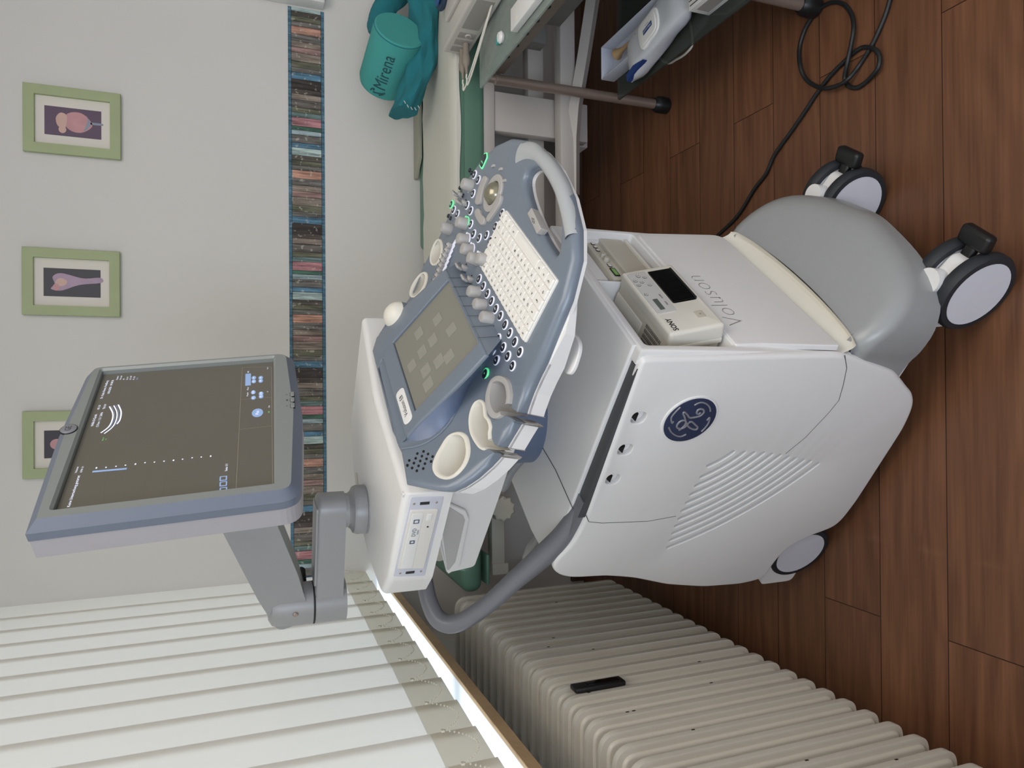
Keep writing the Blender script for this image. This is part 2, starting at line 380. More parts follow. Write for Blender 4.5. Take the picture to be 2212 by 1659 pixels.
def glass_mat(name, hexc, rough=.05, alpha_mix=.75):
    m = bpy.data.materials.new(name); m.use_nodes = True; nt = m.node_tree; N = nt.nodes; L = nt.links; b = N['Principled BSDF']; out = N['Material Output']
    tc_ = N.new('ShaderNodeTexCoord'); nz = N.new('ShaderNodeTexNoise'); nz.inputs['Scale'].default_value = 9; L.new(tc_.outputs['Object'], nz.inputs['Vector'])
    c = lin(hexc); mc = N.new('ShaderNodeMix'); mc.data_type = 'RGBA'; mc.inputs[6].default_value = tuple(x*.9 for x in c[:3])+(1,); mc.inputs[7].default_value = c
    L.new(nz.outputs['Fac'], mc.inputs[0]); L.new(mc.outputs[2], b.inputs['Base Color']); b.inputs['Roughness'].default_value = rough
    tr = N.new('ShaderNodeBsdfTransparent'); tr.inputs[0].default_value = tuple(min(1, x**.3) for x in c[:3])+(1,)
    mx = N.new('ShaderNodeMixShader'); mx.inputs[0].default_value = alpha_mix
    L.new(b.outputs[0], mx.inputs[1]); L.new(tr.outputs[0], mx.inputs[2]); L.new(mx.outputs[0], out.inputs[0])
    return m
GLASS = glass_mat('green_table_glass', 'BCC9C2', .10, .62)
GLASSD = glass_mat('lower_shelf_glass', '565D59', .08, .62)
PANE = glass_mat('window_glass', 'DDE6E4', .02, .93)
SMOKE = glass_mat('smoked_plastic', '0E0E10', .12, .25)
CLEARP = glass_mat('clear_film', 'D9DCE0', .15, .55)
BLIND = blind_mat('blind_fabric', 'E5E1DA', .34)
BLINDH = blind_mat('blind_hem_fabric', 'D3CDBE', .2)

# ------------------------------------------------------------------ the room
D = 2.70
def struct(name, mb): o = mb.build(name); o['kind'] = 'structure'; return o
FLOOR = floor_mat(); STONE = stone_mat()
b = MB(); b.add([(-.9, -.9, 0), (3.2, -.9, 0), (3.2, D, 0), (-.9, D, 0), (-.9, -.9, -.1), (3.2, -.9, -.1), (3.2, D, -.1), (-.9, D, -.1)], [[0, 1, 2, 3], [7, 6, 5, 4], [0, 4, 5, 1], [1, 5, 6, 2], [2, 6, 7, 3], [3, 7, 4, 0]], FLOOR, False); struct('floor', b)
b = MB(); b.box((1.05, D+.05, 1.3), (4.5, .1, 2.6), WALL); struct('wall_back', b)
b = MB(); b.box((3.25, .9, 1.3), (.1, 3.6, 2.6), WALL); struct('wall_right', b)
b = MB(); b.box((1.05, .9, 2.65), (4.5, 3.7, .1), CEIL); struct('ceiling', b)
b = MB()
b.box((-1.08, .9, .4235), (.34, 3.6, .847), WALLL)                 # parapet under the window
b.box((-1.08, .9, 2.52), (.34, 3.6, .16), WALL); b.box((-1.08, -.75, 1.70), (.34, .3, 1.72), WALL)
struct('wall_left', b)
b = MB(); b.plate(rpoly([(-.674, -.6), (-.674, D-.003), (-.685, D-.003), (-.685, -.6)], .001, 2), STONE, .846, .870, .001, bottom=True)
SILLT = mat('sill_top_glare', 'DDE3EA', .35, noise=.08, scale=30, stretch=(1, .15, 1)); b.box((-.943, 1.05, .8575), (.516, 3.3, .024), SILLT); struct('trim_1', b)  # sill top: daylight glare put into a pale bluish base colour
wn = empty('window_1', kind='structure')
b = MB(); WF = mat('window_frame_white', 'E4E6E8', .4, noise=.01)
for y in (-.58, .5, 1.6, 2.66): b.box((-1.17, y, 1.66), (.06, .06, 1.56), WF, .006)
for z in (.89, 2.42): b.box((-1.17, 1.04, z), (.06, 3.3, .06), WF, .006)
b.build('window_frame', wn)
b = MB(); b.box((-1.17, 1.04, 1.66), (.008, 3.2, 1.46), PANE); b.build('pane', wn)

b = MB(); b.box((1.2, D-.008, .03), (4.0, .016, .06), mat('shade_strip_brown', '4A3326', .5, noise=.1)); struct('shade_strip_back', b)  # added dark strip: shade at the wall foot put into its colour
# wallpaper border with a row of old boards (a repeat of 0.52 m)
def board(hexc, light='D8D4C4', amt=.35):
    m = bpy.data.materials.new('board_'+hexc); m.use_nodes = True; nt = m.node_tree; N = nt.nodes; L = nt.links; b = N['Principled BSDF']; b.inputs['Roughness'].default_value = .8
    t = N.new('ShaderNodeTexCoord'); mp_ = N.new('ShaderNodeMapping'); mp_.inputs['Scale'].default_value = (90, 1, 9); L.new(t.outputs['Object'], mp_.inputs[0])
    n = N.new('ShaderNodeTexNoise'); n.inputs['Scale'].default_value = 1.4; n.inputs['Detail'].default_value = 6; L.new(mp_.outputs[0], n.inputs['Vector'])
    n2 = N.new('ShaderNodeTexNoise'); n2.inputs['Scale'].default_value = 60; n2.inputs['Detail'].default_value = 8; L.new(t.outputs['Object'], n2.inputs['Vector'])
    c = lin(hexc); r = N.new('ShaderNodeValToRGB'); r.color_ramp.elements[0].position = .3; r.color_ramp.elements[0].color = tuple(x*.5 for x in c[:3])+(1,); r.color_ramp.elements[1].position = .7; r.color_ramp.elements[1].color = tuple(min(1, x*1.75) for x in c[:3])+(1,)
    L.new(n.outputs['Fac'], r.inputs[0])
    r2 = N.new('ShaderNodeValToRGB'); r2.color_ramp.elements[0].position = .6; r2.color_ramp.elements[0].color = (0, 0, 0, 1); r2.color_ramp.elements[1].position = .66; r2.color_ramp.elements[1].color = (amt, amt, amt, 1); L.new(n2.outputs['Fac'], r2.inputs[0])
    mx = N.new('ShaderNodeMix'); mx.data_type = 'RGBA'; mx.inputs[7].default_value = lin(light); L.new(r2.outputs[0], mx.inputs[0]); L.new(r.outputs[0], mx.inputs[6]); L.new(mx.outputs[2], b.inputs['Base Color'])
    return m
BC = {k: board(v) for k, v in dict(lb='8C9CA0', dk='4B4640', ol='5E5E4E', gy='66635F', sa='A8806F', g2='625C57', tn='7D7268', pk='8C716C', bl='4F7288', dd='38322F', br='473F3B', tl='5F7270', rs='9C6E72', gn='3F5E50', lc='9AABA8', lt='8A9A9A').items()}
seq = [('sa', 42), ('gy', 35), ('tn', 30), ('pk', 30), ('tn', 43), ('ol', 32), ('gy', 25), ('bl', 35), ('dd', 50), ('br', 25), ('tn', 30), ('g2', 40), ('ol', 25), ('tl', 25), ('rs', 45), ('gn', 20), ('lb', 25), ('gy', 40), ('bl', 25), ('lc', 40), ('dk', 25), ('ol', 25), ('gy', 25)]
b = MB(); ZB0, ZB1 = 1.043, 1.170; yb = D-.0015
DARKL = board('1D1B1A', amt=.05); BLUER = board('45677A', 'A9BDC4', .3)
x = onp(1138/2.369*0+650, 138/2.369, (0, D, 0), (0, 1, 0))[0]; kk = 0; per = .523; px = per/737
xs = x
while xs < 1.385: xs += per
while xs > -.72:
    for c_, w_ in seq:
        x1 = xs; x0 = xs-w_*px; xs = x0
        if x0 > 1.385 or x1 < -.70: continue
        X1 = min(x1, 1.385); X0 = max(x0+.0016, -.70)
        if X1 > X0: b.add([(X0, yb, ZB0+.012), (X1, yb, ZB0+.012), (X1, yb, ZB1-.012), (X0, yb, ZB1-.012)], [[0, 1, 2, 3]], BC[c_], False)
        b.add([(X0-.0016, yb, ZB0+.012), (X0, yb, ZB0+.012), (X0, yb, ZB1-.012), (X0-.0016, yb, ZB1-.012)], [[0, 1, 2, 3]], DARKL, False)
for z0, z1, m in ((ZB0, ZB0+.0105, BLUER), (ZB0+.0105, ZB0+.012, DARKL), (ZB1-.0105, ZB1, BLUER), (ZB1-.012, ZB1-.0105, DARKL)):
    b.add([(-.70, yb, z0), (1.385, yb, z0), (1.385, yb, z1), (-.70, yb, z1)], [[0, 1, 2, 3]], m, False)
struct('trim_2', b)

# wall unit at the right end of the border (only its corner shows)
b = MB(); b.box((1.62, D-.03, 1.33), (.46, .06, .57), WHITE, .006)
for k in range(3): b.box((1.44+.0, D-.0605, 1.125+.0*k), (.06, .003, .05), BLACK)
un = b.build('wall_cabinet'); tag(un, 'cream wall cabinet with a dark slot at the right end of the wallpaper border', 'cabinet')

# ------------------------------------------------------------------ vertical blind
bl = empty('vertical_blind', 'closed cream vertical blind with overlapping fabric slats hanging over the window', 'blind', (-.686, 1.5, .900))
def slat(y, first):
    b = MB(); z0, z1 = .903, 2.40; tilt = .006
    for (a, c, m) in ((z0, z0+.095, BLINDH), (z0+.095, z1, BLIND)):
        G = []
        for i in range(9):
            t = i/8; yy = (t-.5)*.156; xx = tilt*(t-.5)*2+.001*sin(pi*t)
            G.append([(xx, yy, a-.90), (xx, yy, c-.90)])
        b.grid(G, m)
    return b
sl = slat(0, True).build('slat', bl); ys = [2.622-.1316*k for k in range(24)]
sl.location = (0, ys[0]-1.5, 0)
for y in ys[1:]:
    c = sl.copy(); C.objects.link(c); c.parent = bl; c.location = (0, y-1.5, 0)
ivory = mat('chain_ivory', 'D9D5C4', .4, noise=.02)
def chain():
    b = MB(); n = 20
    for i in range(n+1):
        t = i/n; y = -.1316*t; z = .030+.045*(1-4*t*(1-t))
        b.lathe([(0, -.0021), (.0018, -.0012), (.0023, 0), (.0018, .0012), (0, .0021)], ivory, (0, y, z), n=6, cap=False)
    b.box((0, 0, .079), (.004, .008, .006), ivory)
    return b
ch = chain().build('bead_chain', bl, 'ivory bead chain swag between slats'); ch.location = (.022, ys[0]-1.5+.05, 0)
for y in ys[1:-1]:
    c = ch.copy(); C.objects.link(c); c.parent = bl; c.location = (.022, y-1.5+.05, 0)

# ------------------------------------------------------------------ radiator
rad = empty('column_radiator', 'long cream enamelled column radiator under the window sill', 'radiator', (-.73, 1.4, 0))
def rad_section():
    b = MB(); o = rpoly([(-.165, .115), (.06, .115), (.06, .70), (-.165, .70)], [.02, .03, .045, .03], 8)
    T = lambda v: (v[0], v[2], v[1])
    # flange + swollen body on both faces
    b.plate(o, RADW, -.010, .010, .007, T=T, seg=4)
    ins = inset(ccw(o), .013)
    b.plate(ins, RADW, 0, .0175, .006, T=T, seg=5, bottom=False); b.plate(ins, RADW, 0, .0175, .006, T=lambda v: (v[0], -v[2], v[1]), seg=5, bottom=False)
    return b
yr = [2.219-.0574*k for k in range(28)]
s0 = rad_section().build('radiator_section', rad); s0.location = (0, yr[0]-1.4, 0)
for y in yr[1:]:
    c = s0.copy(); C.objects.link(c); c.parent = rad; c.location = (0, y-1.4, 0)
b = MB()
for z in (.16, .655): b.tube([(-.01, yr[-1]-1.4, z), (-.01, yr[0]-1.4+.01, z)], .018, RADW, 14)
b.build('header_tube', rad)
b = MB()
for y in (yr[1], yr[12], yr[24]):
    b.box((-.045, y-1.4+.028, .06), (.03, .012, .13), RADW, .003)
b.build('support_foot', rad)
b = MB(); b.lathe([(.016, 0), (.015, .012), (.013, .034), (.010, .037), (0, .038)], RADW, (.035, yr[0]-1.4+.012, .66), np.array([[1, 0, 0], [0, 0, 1], [0, -1, 0]]).T); b.build('end_plug', rad)
CHIP = mat('bare_metal_chip', '2B2521', .7, noise=.2)
for yi, z in ((3, .42), (8, .56), (9, .60), (10, .50), (13, .30), (14, .63), (15, .35), (16, .60), (16, .585), (18, .52), (20, .66), (21, .40), (22, .25)):
    b = MB(); b.box((.0602, yr[yi]-1.4+.003, z), (.0008, .0035, .007), CHIP); b.build('paint_chip', rad, 'small dark chip in the cream enamel')
pm = onx(1292, 1481, -.668)
b = MB(); b.box((pm[0]+.73+.002, pm[1]-1.4, pm[2]), (.012, .034, .125), BLACK, .004); b.box((pm[0]+.73+.0085, pm[1]-1.4, pm[2]-.01), (.002, .018, .08), SMOKE, .001)
b.build('heat_meter', rad, 'black heat meter strip clipped to the radiator')

# ------------------------------------------------------------------ pictures
PG = mat('green_frame_paint', 'A2AD84', .6, noise=.10, scale=9, bump=.1, bscale=200); MATB = mat('picture_mount', 'DCD6CC', .8, noise=.01)
PB = [mat('picture_plum', '5C4A5E', .5, noise=.08), mat('picture_black', '3A3840', .5, noise=.08), mat('picture_dark', '34303A', .5, noise=.08)]
PKc = mat('picture_pink', 'C08F92', .5, noise=.25, scale=25); LIL = mat('picture_lilac', 'A890A6', .5, noise=.25, scale=25); SKN = mat('picture_peach', 'CBA89C', .5, noise=.12); BLUc = mat('picture_blue', '8A93A5', .5, noise=.2)
def picture(cx, zc, w_, h_, k, label, tilt=0.):
    o = empty('picture_frame', label, 'picture', (cx, D-.001, zc), group='framed pictures in a row on the wall'); o.rotation_euler = (0, tilt, 0)
    T = lambda v: (v[0], -v[2], v[1])
    b = MB(); b.plate(rrect(w_, h_, .0), PG, .004, .018, .002, [rrect(w_-.062, h_-.062, .0)], T=T, hr=0); 
    b.build('frame', o)
    b = MB(); b.add([(-w_/2+.03, -h_/2+.03, .006), (w_/2-.03, -h_/2+.03, .006), (w_/2-.03, h_/2-.03, .006), (-w_/2+.03, h_/2-.03, .006), (-w_/2+.03, -h_/2+.03, 0), (w_/2-.03, -h_/2+.03, 0), (w_/2-.03, h_/2-.03, 0), (-w_/2+.03, h_/2-.03, 0)], [[0, 1, 2, 3], [7, 6, 5, 4]], MATB, False, T); b.build('mount', o)
    b = MB(); iw, ih = w_-.125, h_-.115
    b.plate(rrect(iw, ih, .0005), PB[k], .006, .0066, 0, T=T, bottom=False)
    sh = lambda pts, m, z=.007: b.plate([(p[0], p[1]) for p in cspl(pts, 6)], m, .0066, z, 0, T=T, bottom=False)
    if k == 0:
        sh([(-.002, -.055), (.03, -.03), (.034, .0), (.02, .022), (-.012, .022), (-.03, .0), (-.028, -.03)], PKc); sh([(.0, -.083), (.006, -.083), (.006, -.05), (.0, -.05)], BLUc); sh([(-.025, -.03), (.0, -.05), (.03, -.035), (.01, -.042)], BLUc, .0073)
        sh([(-.015, .02), (.02, .018), (.028, .035), (.012, .048), (-.01, .046), (-.022, .034)], SKN, .0075); sh(ell(.012, .011, (-.026, .03), 8), SKN, .0078)
    elif k == 1:
        sh([(.004, -.083), (.02, -.08), (.016, -.03), (.03, .03), (.018, .055), (-.005, .05), (-.022, .06), (-.026, .03), (-.006, -.02)], LIL); sh([(-.008, .02), (.006, .015), (.014, .035), (0, .048), (-.012, .04)], SKN, .0075); sh(ell(.011, .010, (-.016, .045), 8), PKc, .0078)
    else:
        sh([(-.03, -.08), (.03, -.08), (.028, .0), (.016, .03), (-.014, .03), (-.028, .0)], SKN); sh(ell(.017, .019, (.0, .045), 10), PKc, .0076)
    b.build('print', o)
picture(.876, 1.842, .218, .276, 0, 'green framed print of a pink rounded shape on plum, farthest from the window', radians(0))
picture(.353, 1.846, .216, .276, 1, 'green framed print of a lilac flower form on black, between the other two frames')
picture(-.170, 1.846, .214, .276, 2, 'green framed print half hidden behind the ultrasound monitor')
# ------------------------------------------------------------------ ultrasound machine
mc = empty('ultrasound_machine', 'large white and blue-grey ultrasound machine on casters beside the radiator', 'ultrasound machine', tuple(OM), MA)
SL = -.235
Tside = lambda v: (v[0], SL-v[2], v[1])
side = chaikin([(.185, .7415), (.208, .742), (.214, .732), (.218, .60), (.224, .45), (.2265, .345), (.224, .315), (.217, .285), (.190, .185), (.180, .163), (.150, .118), (.130, .085), (.098, .062), (.04, .047), (-.18, .033), (-.245, .036), (-.272, .052), (-.296, .112), (-.326, .150), (-.375, .161), (-.42, .160), (-.442, .170), (-.452, .225), (-.444, .336), (-.417, .446), (-.377, .545), (-.358, .62), (-.352, .70), (-.338, .735), (-.312, .757), (-.283, .757), (-.258, .742), (-.225, .731), (-.16, .728)], 3, .012)
def slot(p0, p1, sag, hw):
    P = []; a = np.array(p0); b_ = np.array(p1); d = b_-a; n = np.array([-d[1], d[0]])/np.linalg.norm(d)
    K = 14
    cen = [a+d*t+n*sag*4*t*(1-t) for t in np.linspace(0, 1, K)]
    L_ = []; R_ = []
    for i, c in enumerate(cen):
        t = cen[min(i+1, K-1)]-cen[max(i-1, 0)]; t = t/np.linalg.norm(t); m = np.array([-t[1], t[0]]); L_.append(tuple(c+m*hw)); R_.append(tuple(c-m*hw))
    t1 = cen[-1]-cen[-2]; t1 = t1/np.linalg.norm(t1); t0 = cen[0]-cen[1]; t0 = t0/np.linalg.norm(t0)
    e1 = [tuple(cen[-1]+t1*hw*sin(q)+np.array([-t1[1], t1[0]])*hw*cos(q)) for q in (pi/4, pi/2, 3*pi/4)]
    e0 = [tuple(cen[0]+t0*hw*sin(q)+np.array([-t0[1], t0[0]])*hw*cos(q)) for q in (pi/4, pi/2, 3*pi/4)]
    return L_+e1+R_[::-1]+e0
lefts = [(1083, 617), (1047, 675), (1020, 720), (995, 765), (973, 808), (950, 850), (933, 892), (915, 930), (900, 968), (887, 1003), (875, 1040)]
rights = [(1210, 545), (1268, 547), (1318, 550), (1366, 552), (1410, 558), (1453, 563), (1495, 572), (1533, 580), (1575, 588), (1610, 595), (1650, 607)]
holes = []
for i, (a, c) in enumerate(zip(lefts, rights)):
    pa = ml(1080+a[0]/2.404, 750+a[1]/2.404, SL); pb = ml(1080+c[0]/2.404, 750+c[1]/2.404, SL)
    holes.append(slot((pa[0], pa[2]), (pb[0], pb[2]), -.003-.0021*i*1.0, .0042))
sl_c = []
for X, Y in ((1380, 903), (1350, 972), (1321, 1036)):
    p = ml(X, Y, SL); sl_c.append(p); holes.append([(q[0]+p[0], q[1]+.703) for q in rrect(.026, .028, .012)])
b = MB(); b.plate(side, WHITE, -.012, 0, .009, holes, T=Tside, seg=5, hr=.002)
seam = [(1265, 1112), (1272, 1127), (1300, 1130), (1400, 1126), (1460, 1115)]; seam2 = [(1697, 980), (1740, 945), (1790, 892), (1812, 865), (1822, 830), (1829, 795), (1825, 768)]
for sm in (seam, seam2): b.tube([ml(X, Y, SL)-np.array([0, -.0004, 0]) for X, Y in sm], .0009, DGREY, 6)
sp_ = b.build('side_panel', mc)
b = MB(); b.plate(side, WHITE, -.012, 0, .009, T=lambda v: (v[0], .225+v[2], v[1]), seg=4); b.build('side_panel', mc)
for p in sl_c:
    b = MB(); b.box((p[0], SL+.0135, .700), (.040, .003, .040), WHITE); b.add([(p[0]-.009, SL+.001, .706), (p[0]+.009, SL+.001, .706), (p[0]+.002, SL+.001, .7185), (p[0]-.009, SL+.0125, .706), (p[0]+.009, SL+.0125, .706), (p[0]+.002, SL+.0125, .7185)], [[0, 1, 2], [5, 4, 3], [0, 3, 4, 1], [1, 4, 5, 2], [2, 5, 3, 0]], BLACK, False)
    b.build('cable_slot', mc)
# inner body filling the shell
core = [(.19, .53), (.19, .30), (.14, .15), (.05, .10), (-.20, .10), (-.27, .20), (-.42, .20), (-.43, .33), (-.40, .45), (-.36, .55), (-.335, .71), (-.28, .725), (.02, .725), (.02, .53)]
b = MB(); b.plate(core, WHITE, -.2, .222, 0, T=lambda v: (v[0], v[2], v[1]), flat=True)
b.plate([(.10, .32), (.10, .06), (-.24, .06), (-.24, .32)], DGREY, -.2, .2, 0, T=lambda v: (v[0], v[2], v[1]), flat=True)
b.build('inner_body', mc)
b = MB(); vb = mat('vent_backing', '8E8E94', .6, noise=.02); b.plate([(-.30, .18), (.0, .18), (.03, .54), (-.30, .54)], vb, -.020, -.0165, 0, T=Tside); b.build('vent_backing', mc)
# round emblem
lg = np.array([.0815, .597]); b = MB(); Tl = lambda v: (v[0], SL-v[2], v[1])
b.plate(ell(.0545, .0565, lg, 48), WHITE, -.001, .0022, .0022, T=Tl); b.plate(ell(.0505, .0515, lg, 48), NAVY, .001, .0030, .001, T=Tl)
em = b.build('emblem', mc, 'round navy emblem with silver script monogram')
def stroke(mb, px, wd, T2, m, cl=False):
    P = cspl([T2(*q) for q in px], 5, cl); mb.tube(P, wd, m, 8, closed=cl)
E1 = lambda x, y: ml(1200+x/3.318, 480+y/3.318, SL-.0032)
b = MB()
for px in ([(880, 1490), (900, 1480), (925, 1455), (935, 1430), (915, 1420), (890, 1430), (870, 1455), (875, 1475), (905, 1478), (935, 1460), (955, 1435)],
           [(955, 1435), (975, 1430), (1000, 1450), (1018, 1470), (1005, 1485), (975, 1480), (950, 1462), (935, 1430), (925, 1395), (915, 1370), (925, 1362), (945, 1380), (960, 1400), (985, 1400), (1010, 1395), (1040, 1385), (1062, 1362), (1060, 1345), (1040, 1338), (1018, 1348), (1012, 1368), (1025, 1375), (1040, 1362)]):
    stroke(b, px, .0019, E1, LOGOS)
for px in ([(995, 1312), (1020, 1298), (1050, 1292), (1085, 1305), (1105, 1328), (1110, 1355)], [(1085, 1420), (1105, 1400), (1095, 1440), (1070, 1475), (1045, 1500)], [(935, 1520), (900, 1535), (865, 1530), (830, 1505), (812, 1470)], [(845, 1425), (835, 1440), (830, 1400), (860, 1360), (895, 1325)]):
    stroke(b, px, .0016, E1, LOGOS)
b.build('monogram', em)
# dark band under the deck edge, deck, rear handle
dk_px = [(1378, 752), (1317, 900), (1247, 1088), (1238.6, 1105), (1225, 1148), (1199, 1181), (1175, 1199)]
near = [(p_[0], max(-.206, p_[1]+.008)) for p_ in [mz(X, Y, .748)[:2] for X, Y in dk_px]]
nr = [(p[0], p[1]) for p in near]; rear = mz(1100, 1021, .748)
b = MB(); b.box(((.19-.165)/2, -.198, .7315), (.355, .066, .019), DGREY); b.build('trim_band', mc)
b = MB(); b.box(((.20-.33)/2, .20, .70), (.53, .035, .05), DGREY); b.build('trim_band', mc)
fr_edge = .222
deck = [(fr_edge, -.208)]+nr[1:]+[(-.352, -.10), (-.352, .11), (nr[-1][0], .19), (-.30, .205), (fr_edge, .208)]
b = MB(); b.plate(deck, WHITE, .728, .749, .005, T=None)
b.tube([mz(X, Y, .7495) for X, Y in ((1169, 962), (1200, 1015), (1238, 1100))], .0008, DGREY, 6)
b.build('deck', mc)
# rear handle loop
hp = [(-.10, -.206, .724), (-.17, -.206, .728), (-.24, -.207, .741), (-.30, -.209, .772), (-.36, -.214, .817), (-.43, -.220, .868), (-.487, -.216, .918), (-.500, -.196, .952), (-.488, -.155, .968), (-.468, -.10, .972), (-.462, 0, .972)]
hp = hp+[(p[0], -p[1], p[2]) for p in hp[:-1][::-1]]
hr_ = [.016, .018, .022, .023, .020, .0185, .019, .019, .018, .018, .018]; hr_ = hr_+hr_[:-1][::-1]
P = cspl([list(p)+[r_h] for p, r_h in zip(hp, hr_)], 5, False)
b = MB(); b.tube([p[:3] for p in P], [p[3] for p in P], MGREY, 18); b.box((-.195, -.160, .716), (.14, .10, .022), MGREY); b.plate(rpoly([(-.125, -.230), (-.125, -.165), (-.22, -.165), (-.29, -.190), (-.33, -.206), (-.33, -.222), (-.24, -.226)], [0, 0, .02, .02, .008, .004, .02]), MGREY, .729, .7435, 0); b.build('rear_handle', mc)
for (X, Y, z) in ((1092, 1047, .775), (1140, 1202, .75)):
    p = mz(X, Y, z); b = MB()
    b.tube(cspl([p+np.array([.10, -.0, -.03]), p+np.array([.04, 0, -.003]), p+np.array([.0, 0, .0]), p+np.array([-.02, 0, .002])], 5, False), [.010]*6+[.0105]*6+[.009, .008, .006, .001], ARMG, 14); b.build('cable_hook', mc, 'grey cable hook behind the deck')
# column shroud
sh_ = ell(.105, .10, (-.158, .062), 40)
b = MB(); b.plate(sh_, BLUED, .745, .93, .004, T=None); b.plate(ell(.112, .107, (-.158, .062), 40), BLUED, .83, .95, .01); b.build('lift_column', mc)

# ---- front: bay, printers' frame, Voluson panel, trough, footrest
FP = .224
b = MB()
q = [(-.226, .30), (-.226, .745), (.219, .745), (.219, .30)]
hole = [(-.209, .552), (-.209, .728), (.204, .728), (.204, .56), (.06, .56), (.045, .552)]
b.plate([(p[0], p[1]) for p in q], WHITE, .196, .2235, .006, [rpoly(hole, .008)], T=lambda v: (v[2], v[0], v[1]), hr=.003)
b.box((.11, 0, .548), (.18, .41, .006), CREAM); b.box((.11, .0375, .64), (.18, .006, .18), WHITE, .002)
b.box((.018, 0, .64), (.006, .41, .19), BEIGE); b.box((.11, .2, .64), (.19, .006, .19), WHITE)
b.box((.11, .127, .70), (.17, .15, .055), WHITE, .003)
b.build('printer_bay', mc)
# lid with embossed name
c0 = mf(1592, 753, .2265); c1 = mf(1803, 760, .2385); c2 = mf(1552, 533, .2385); c3 = mf(1420, 537, .2265)
lo = [(-.210, .350), (-.222, .336), (.205, .336), (.205, .552), (-.209, .552)]
o3 = np.array([.2385, 0, .336]); o3b = np.array([.2265, 0, .552]); yv = (o3b-o3); yv /= np.linalg.norm(yv); xv = np.array([0, 1., 0])
Tl3 = frame(o3, xv, yv)
b = MB(); b.plate(rpoly([(-.224, 0), (.206, 0), (.206, .214), (-.208, .214), (-.208, .16)], [.006, .03, .02, .004, .02]), WHITE, -.010, 0, .0025, T=Tl3)
lid = b.build('front_lid', mc)
b = MB(); EMB = mat('embossed_line', '8D8A84', .5)
def outline_text(mb, txt, size, m, T, off, wd, sx=1.):
    cu = bpy.data.curves.new('t', 'FONT'); cu.body = txt; cu.size = size; cu.align_x = 'CENTER'; cu.align_y = 'CENTER'; cu.resolution_u = 3
    cu.offset = -size*.028
    to = bpy.data.objects.new('t', cu); C.objects.link(to); dg = bpy.context.evaluated_depsgraph_get(); me = bpy.data.meshes.new_from_object(to.evaluated_get(dg))
    mb.add([(v.co.x*sx+off[0], v.co.y+off[1], .0004) for v in me.vertices], [list(p.vertices) for p in me.polygons], m, False, T)
    bpy.data.objects.remove(to); bpy.data.curves.remove(cu); bpy.data.meshes.remove(me)
pv = mf(1542, 643, .230); 
outline_text(b, 'Voluson', .056, EMB, Tl3, (pv[1]-.004, pv[2]-.336), .0005, .98)
b.build('embossed_name', lid, 'embossed model name')
# concave trough
b = MB(); G = []
for i in range(29):
    l = -.226+.445*i/28; s_ = max(0, 1-((l+.003)/.222)**2)
    fo = .242+.024*s_**.6; row = []
    for k in range(8):
        t = k/7; f = .214+(fo-.214)*t; z = .350-.050*sin(t*pi/2)-.026*sin(pi*t)*s_**.5+.004*t
        row.append((f, l, z))
    G.append(row)
b.grid(G, CREAM); b.build('scoop', mc)
# footrest hood
half = [(.12, .224), (.20, .228), (.236, .236), (.285, .236), (.330, .216), (.360, .176), (.381, .115), (.393, .05)]
fo_ = [(x, -y) for x, y in half]+[(.398, 0)]+half[::-1]
fo_ = [tuple(p) for p in cspl(fo_, 3, False)]
def Tfoot(v):
    f, l, z = v; zt = .302-max(0, f-.245)*.62; zt -= .2*max(0, .228-f)
    if z > -.06: return (f, l, zt+z)
    if f < .28 and abs(l) < .2185: return (f, l, .25)
    return (f, l, .150)
b = MB(); sc_h = [(.238+.024*max(0, 1-((l+.003)/.222)**2)**.6-.001, l) for l in np.linspace(-.218, .214, 25)]+[(.15, .214), (.15, -.218)]
b.plate(fo_, FOOTG, -.08, 0, .034, [sc_h], T=Tfoot, seg=8, hr=.002, cuts=[((x, 0, 0), (1, 0, 0)) for x in (.2, .232, .255, .28, .31, .34)], bottom=True)
b.build('footrest', mc)
# lower front body under the footrest
b = MB(); b.plate([(.05, -.215), (.24, -.215), (.30, -.15), (.30, .15), (.24, .215), (.05, .215)], WHITE, .13, .20, .01); b.build('base_plate', mc)

# ---- casters
def caster(f, l, name, brake, rz=0.):
    R = np.array([[cos(rz), -sin(rz), 0], [sin(rz), cos(rz), 0], [0, 0, 1]]); o = np.array([f, l, 0]); T = lambda v: o+R@np.array(v)
    WR = .079
    b = MB()
    b.lathe([(.024, .165), (.024, .145), (.022, .12), (0, .118)], WHITE, n=20, T=T)
    b.plate(rpoly([(-.082, .018), (.02, .022), (.066, .065), (.052, .130), (-.03, .156), (-.090, .10)], .02, 4), WHITE, -.0155, .0155, .006, T=lambda v: T((v[0], v[2], v[1])))
    if not brake: b.plate(rpoly([(-.105, .05), (.0, .05), (.0, .14), (-.105, .15)], .015, 3), WHITE, -.040, .040, .004, T=lambda v: T((v[0], v[2], v[1])))
    c = b.build('caster', mc)
    for s_ in (-1, 1):
        y0 = s_*.031
        b = MB(); prof = [(WR-.014, -.0135), (WR-.004, -.0125), (WR, -.006), (WR, .006), (WR-.004, .0125), (WR-.014, .0135)]
        Rx = np.array([[1, 0, 0], [0, 0, 1], [0, -1, 0]])
        b.lathe(prof, RUBBER, (0, y0, WR), Rx, 40, T=T, cap=False)
        b.lathe([(0, -.013), (WR-.0145, -.013), (WR-.0138, -.011), (WR-.0138, .011), (WR-.0145, .013), (0, .013)], WHEELW, (0, y0, WR), Rx, 40, T=T, cap=False)
        b.build('wheel', c)
    if brake:
        b = MB(); b.box((.090, 0, .112), (.034, .066, .024), BLACK, .008, 4, R=rot(0, radians(-12)), T=T); b.box((.062, 0, .108), (.04, .024, .016), BLACK, .005, 3, T=T)
        b.build('brake_pedal', c)
WHEELW = mat('wheel_cover', 'D3D3DA', .5, noise=.04, scale=30)
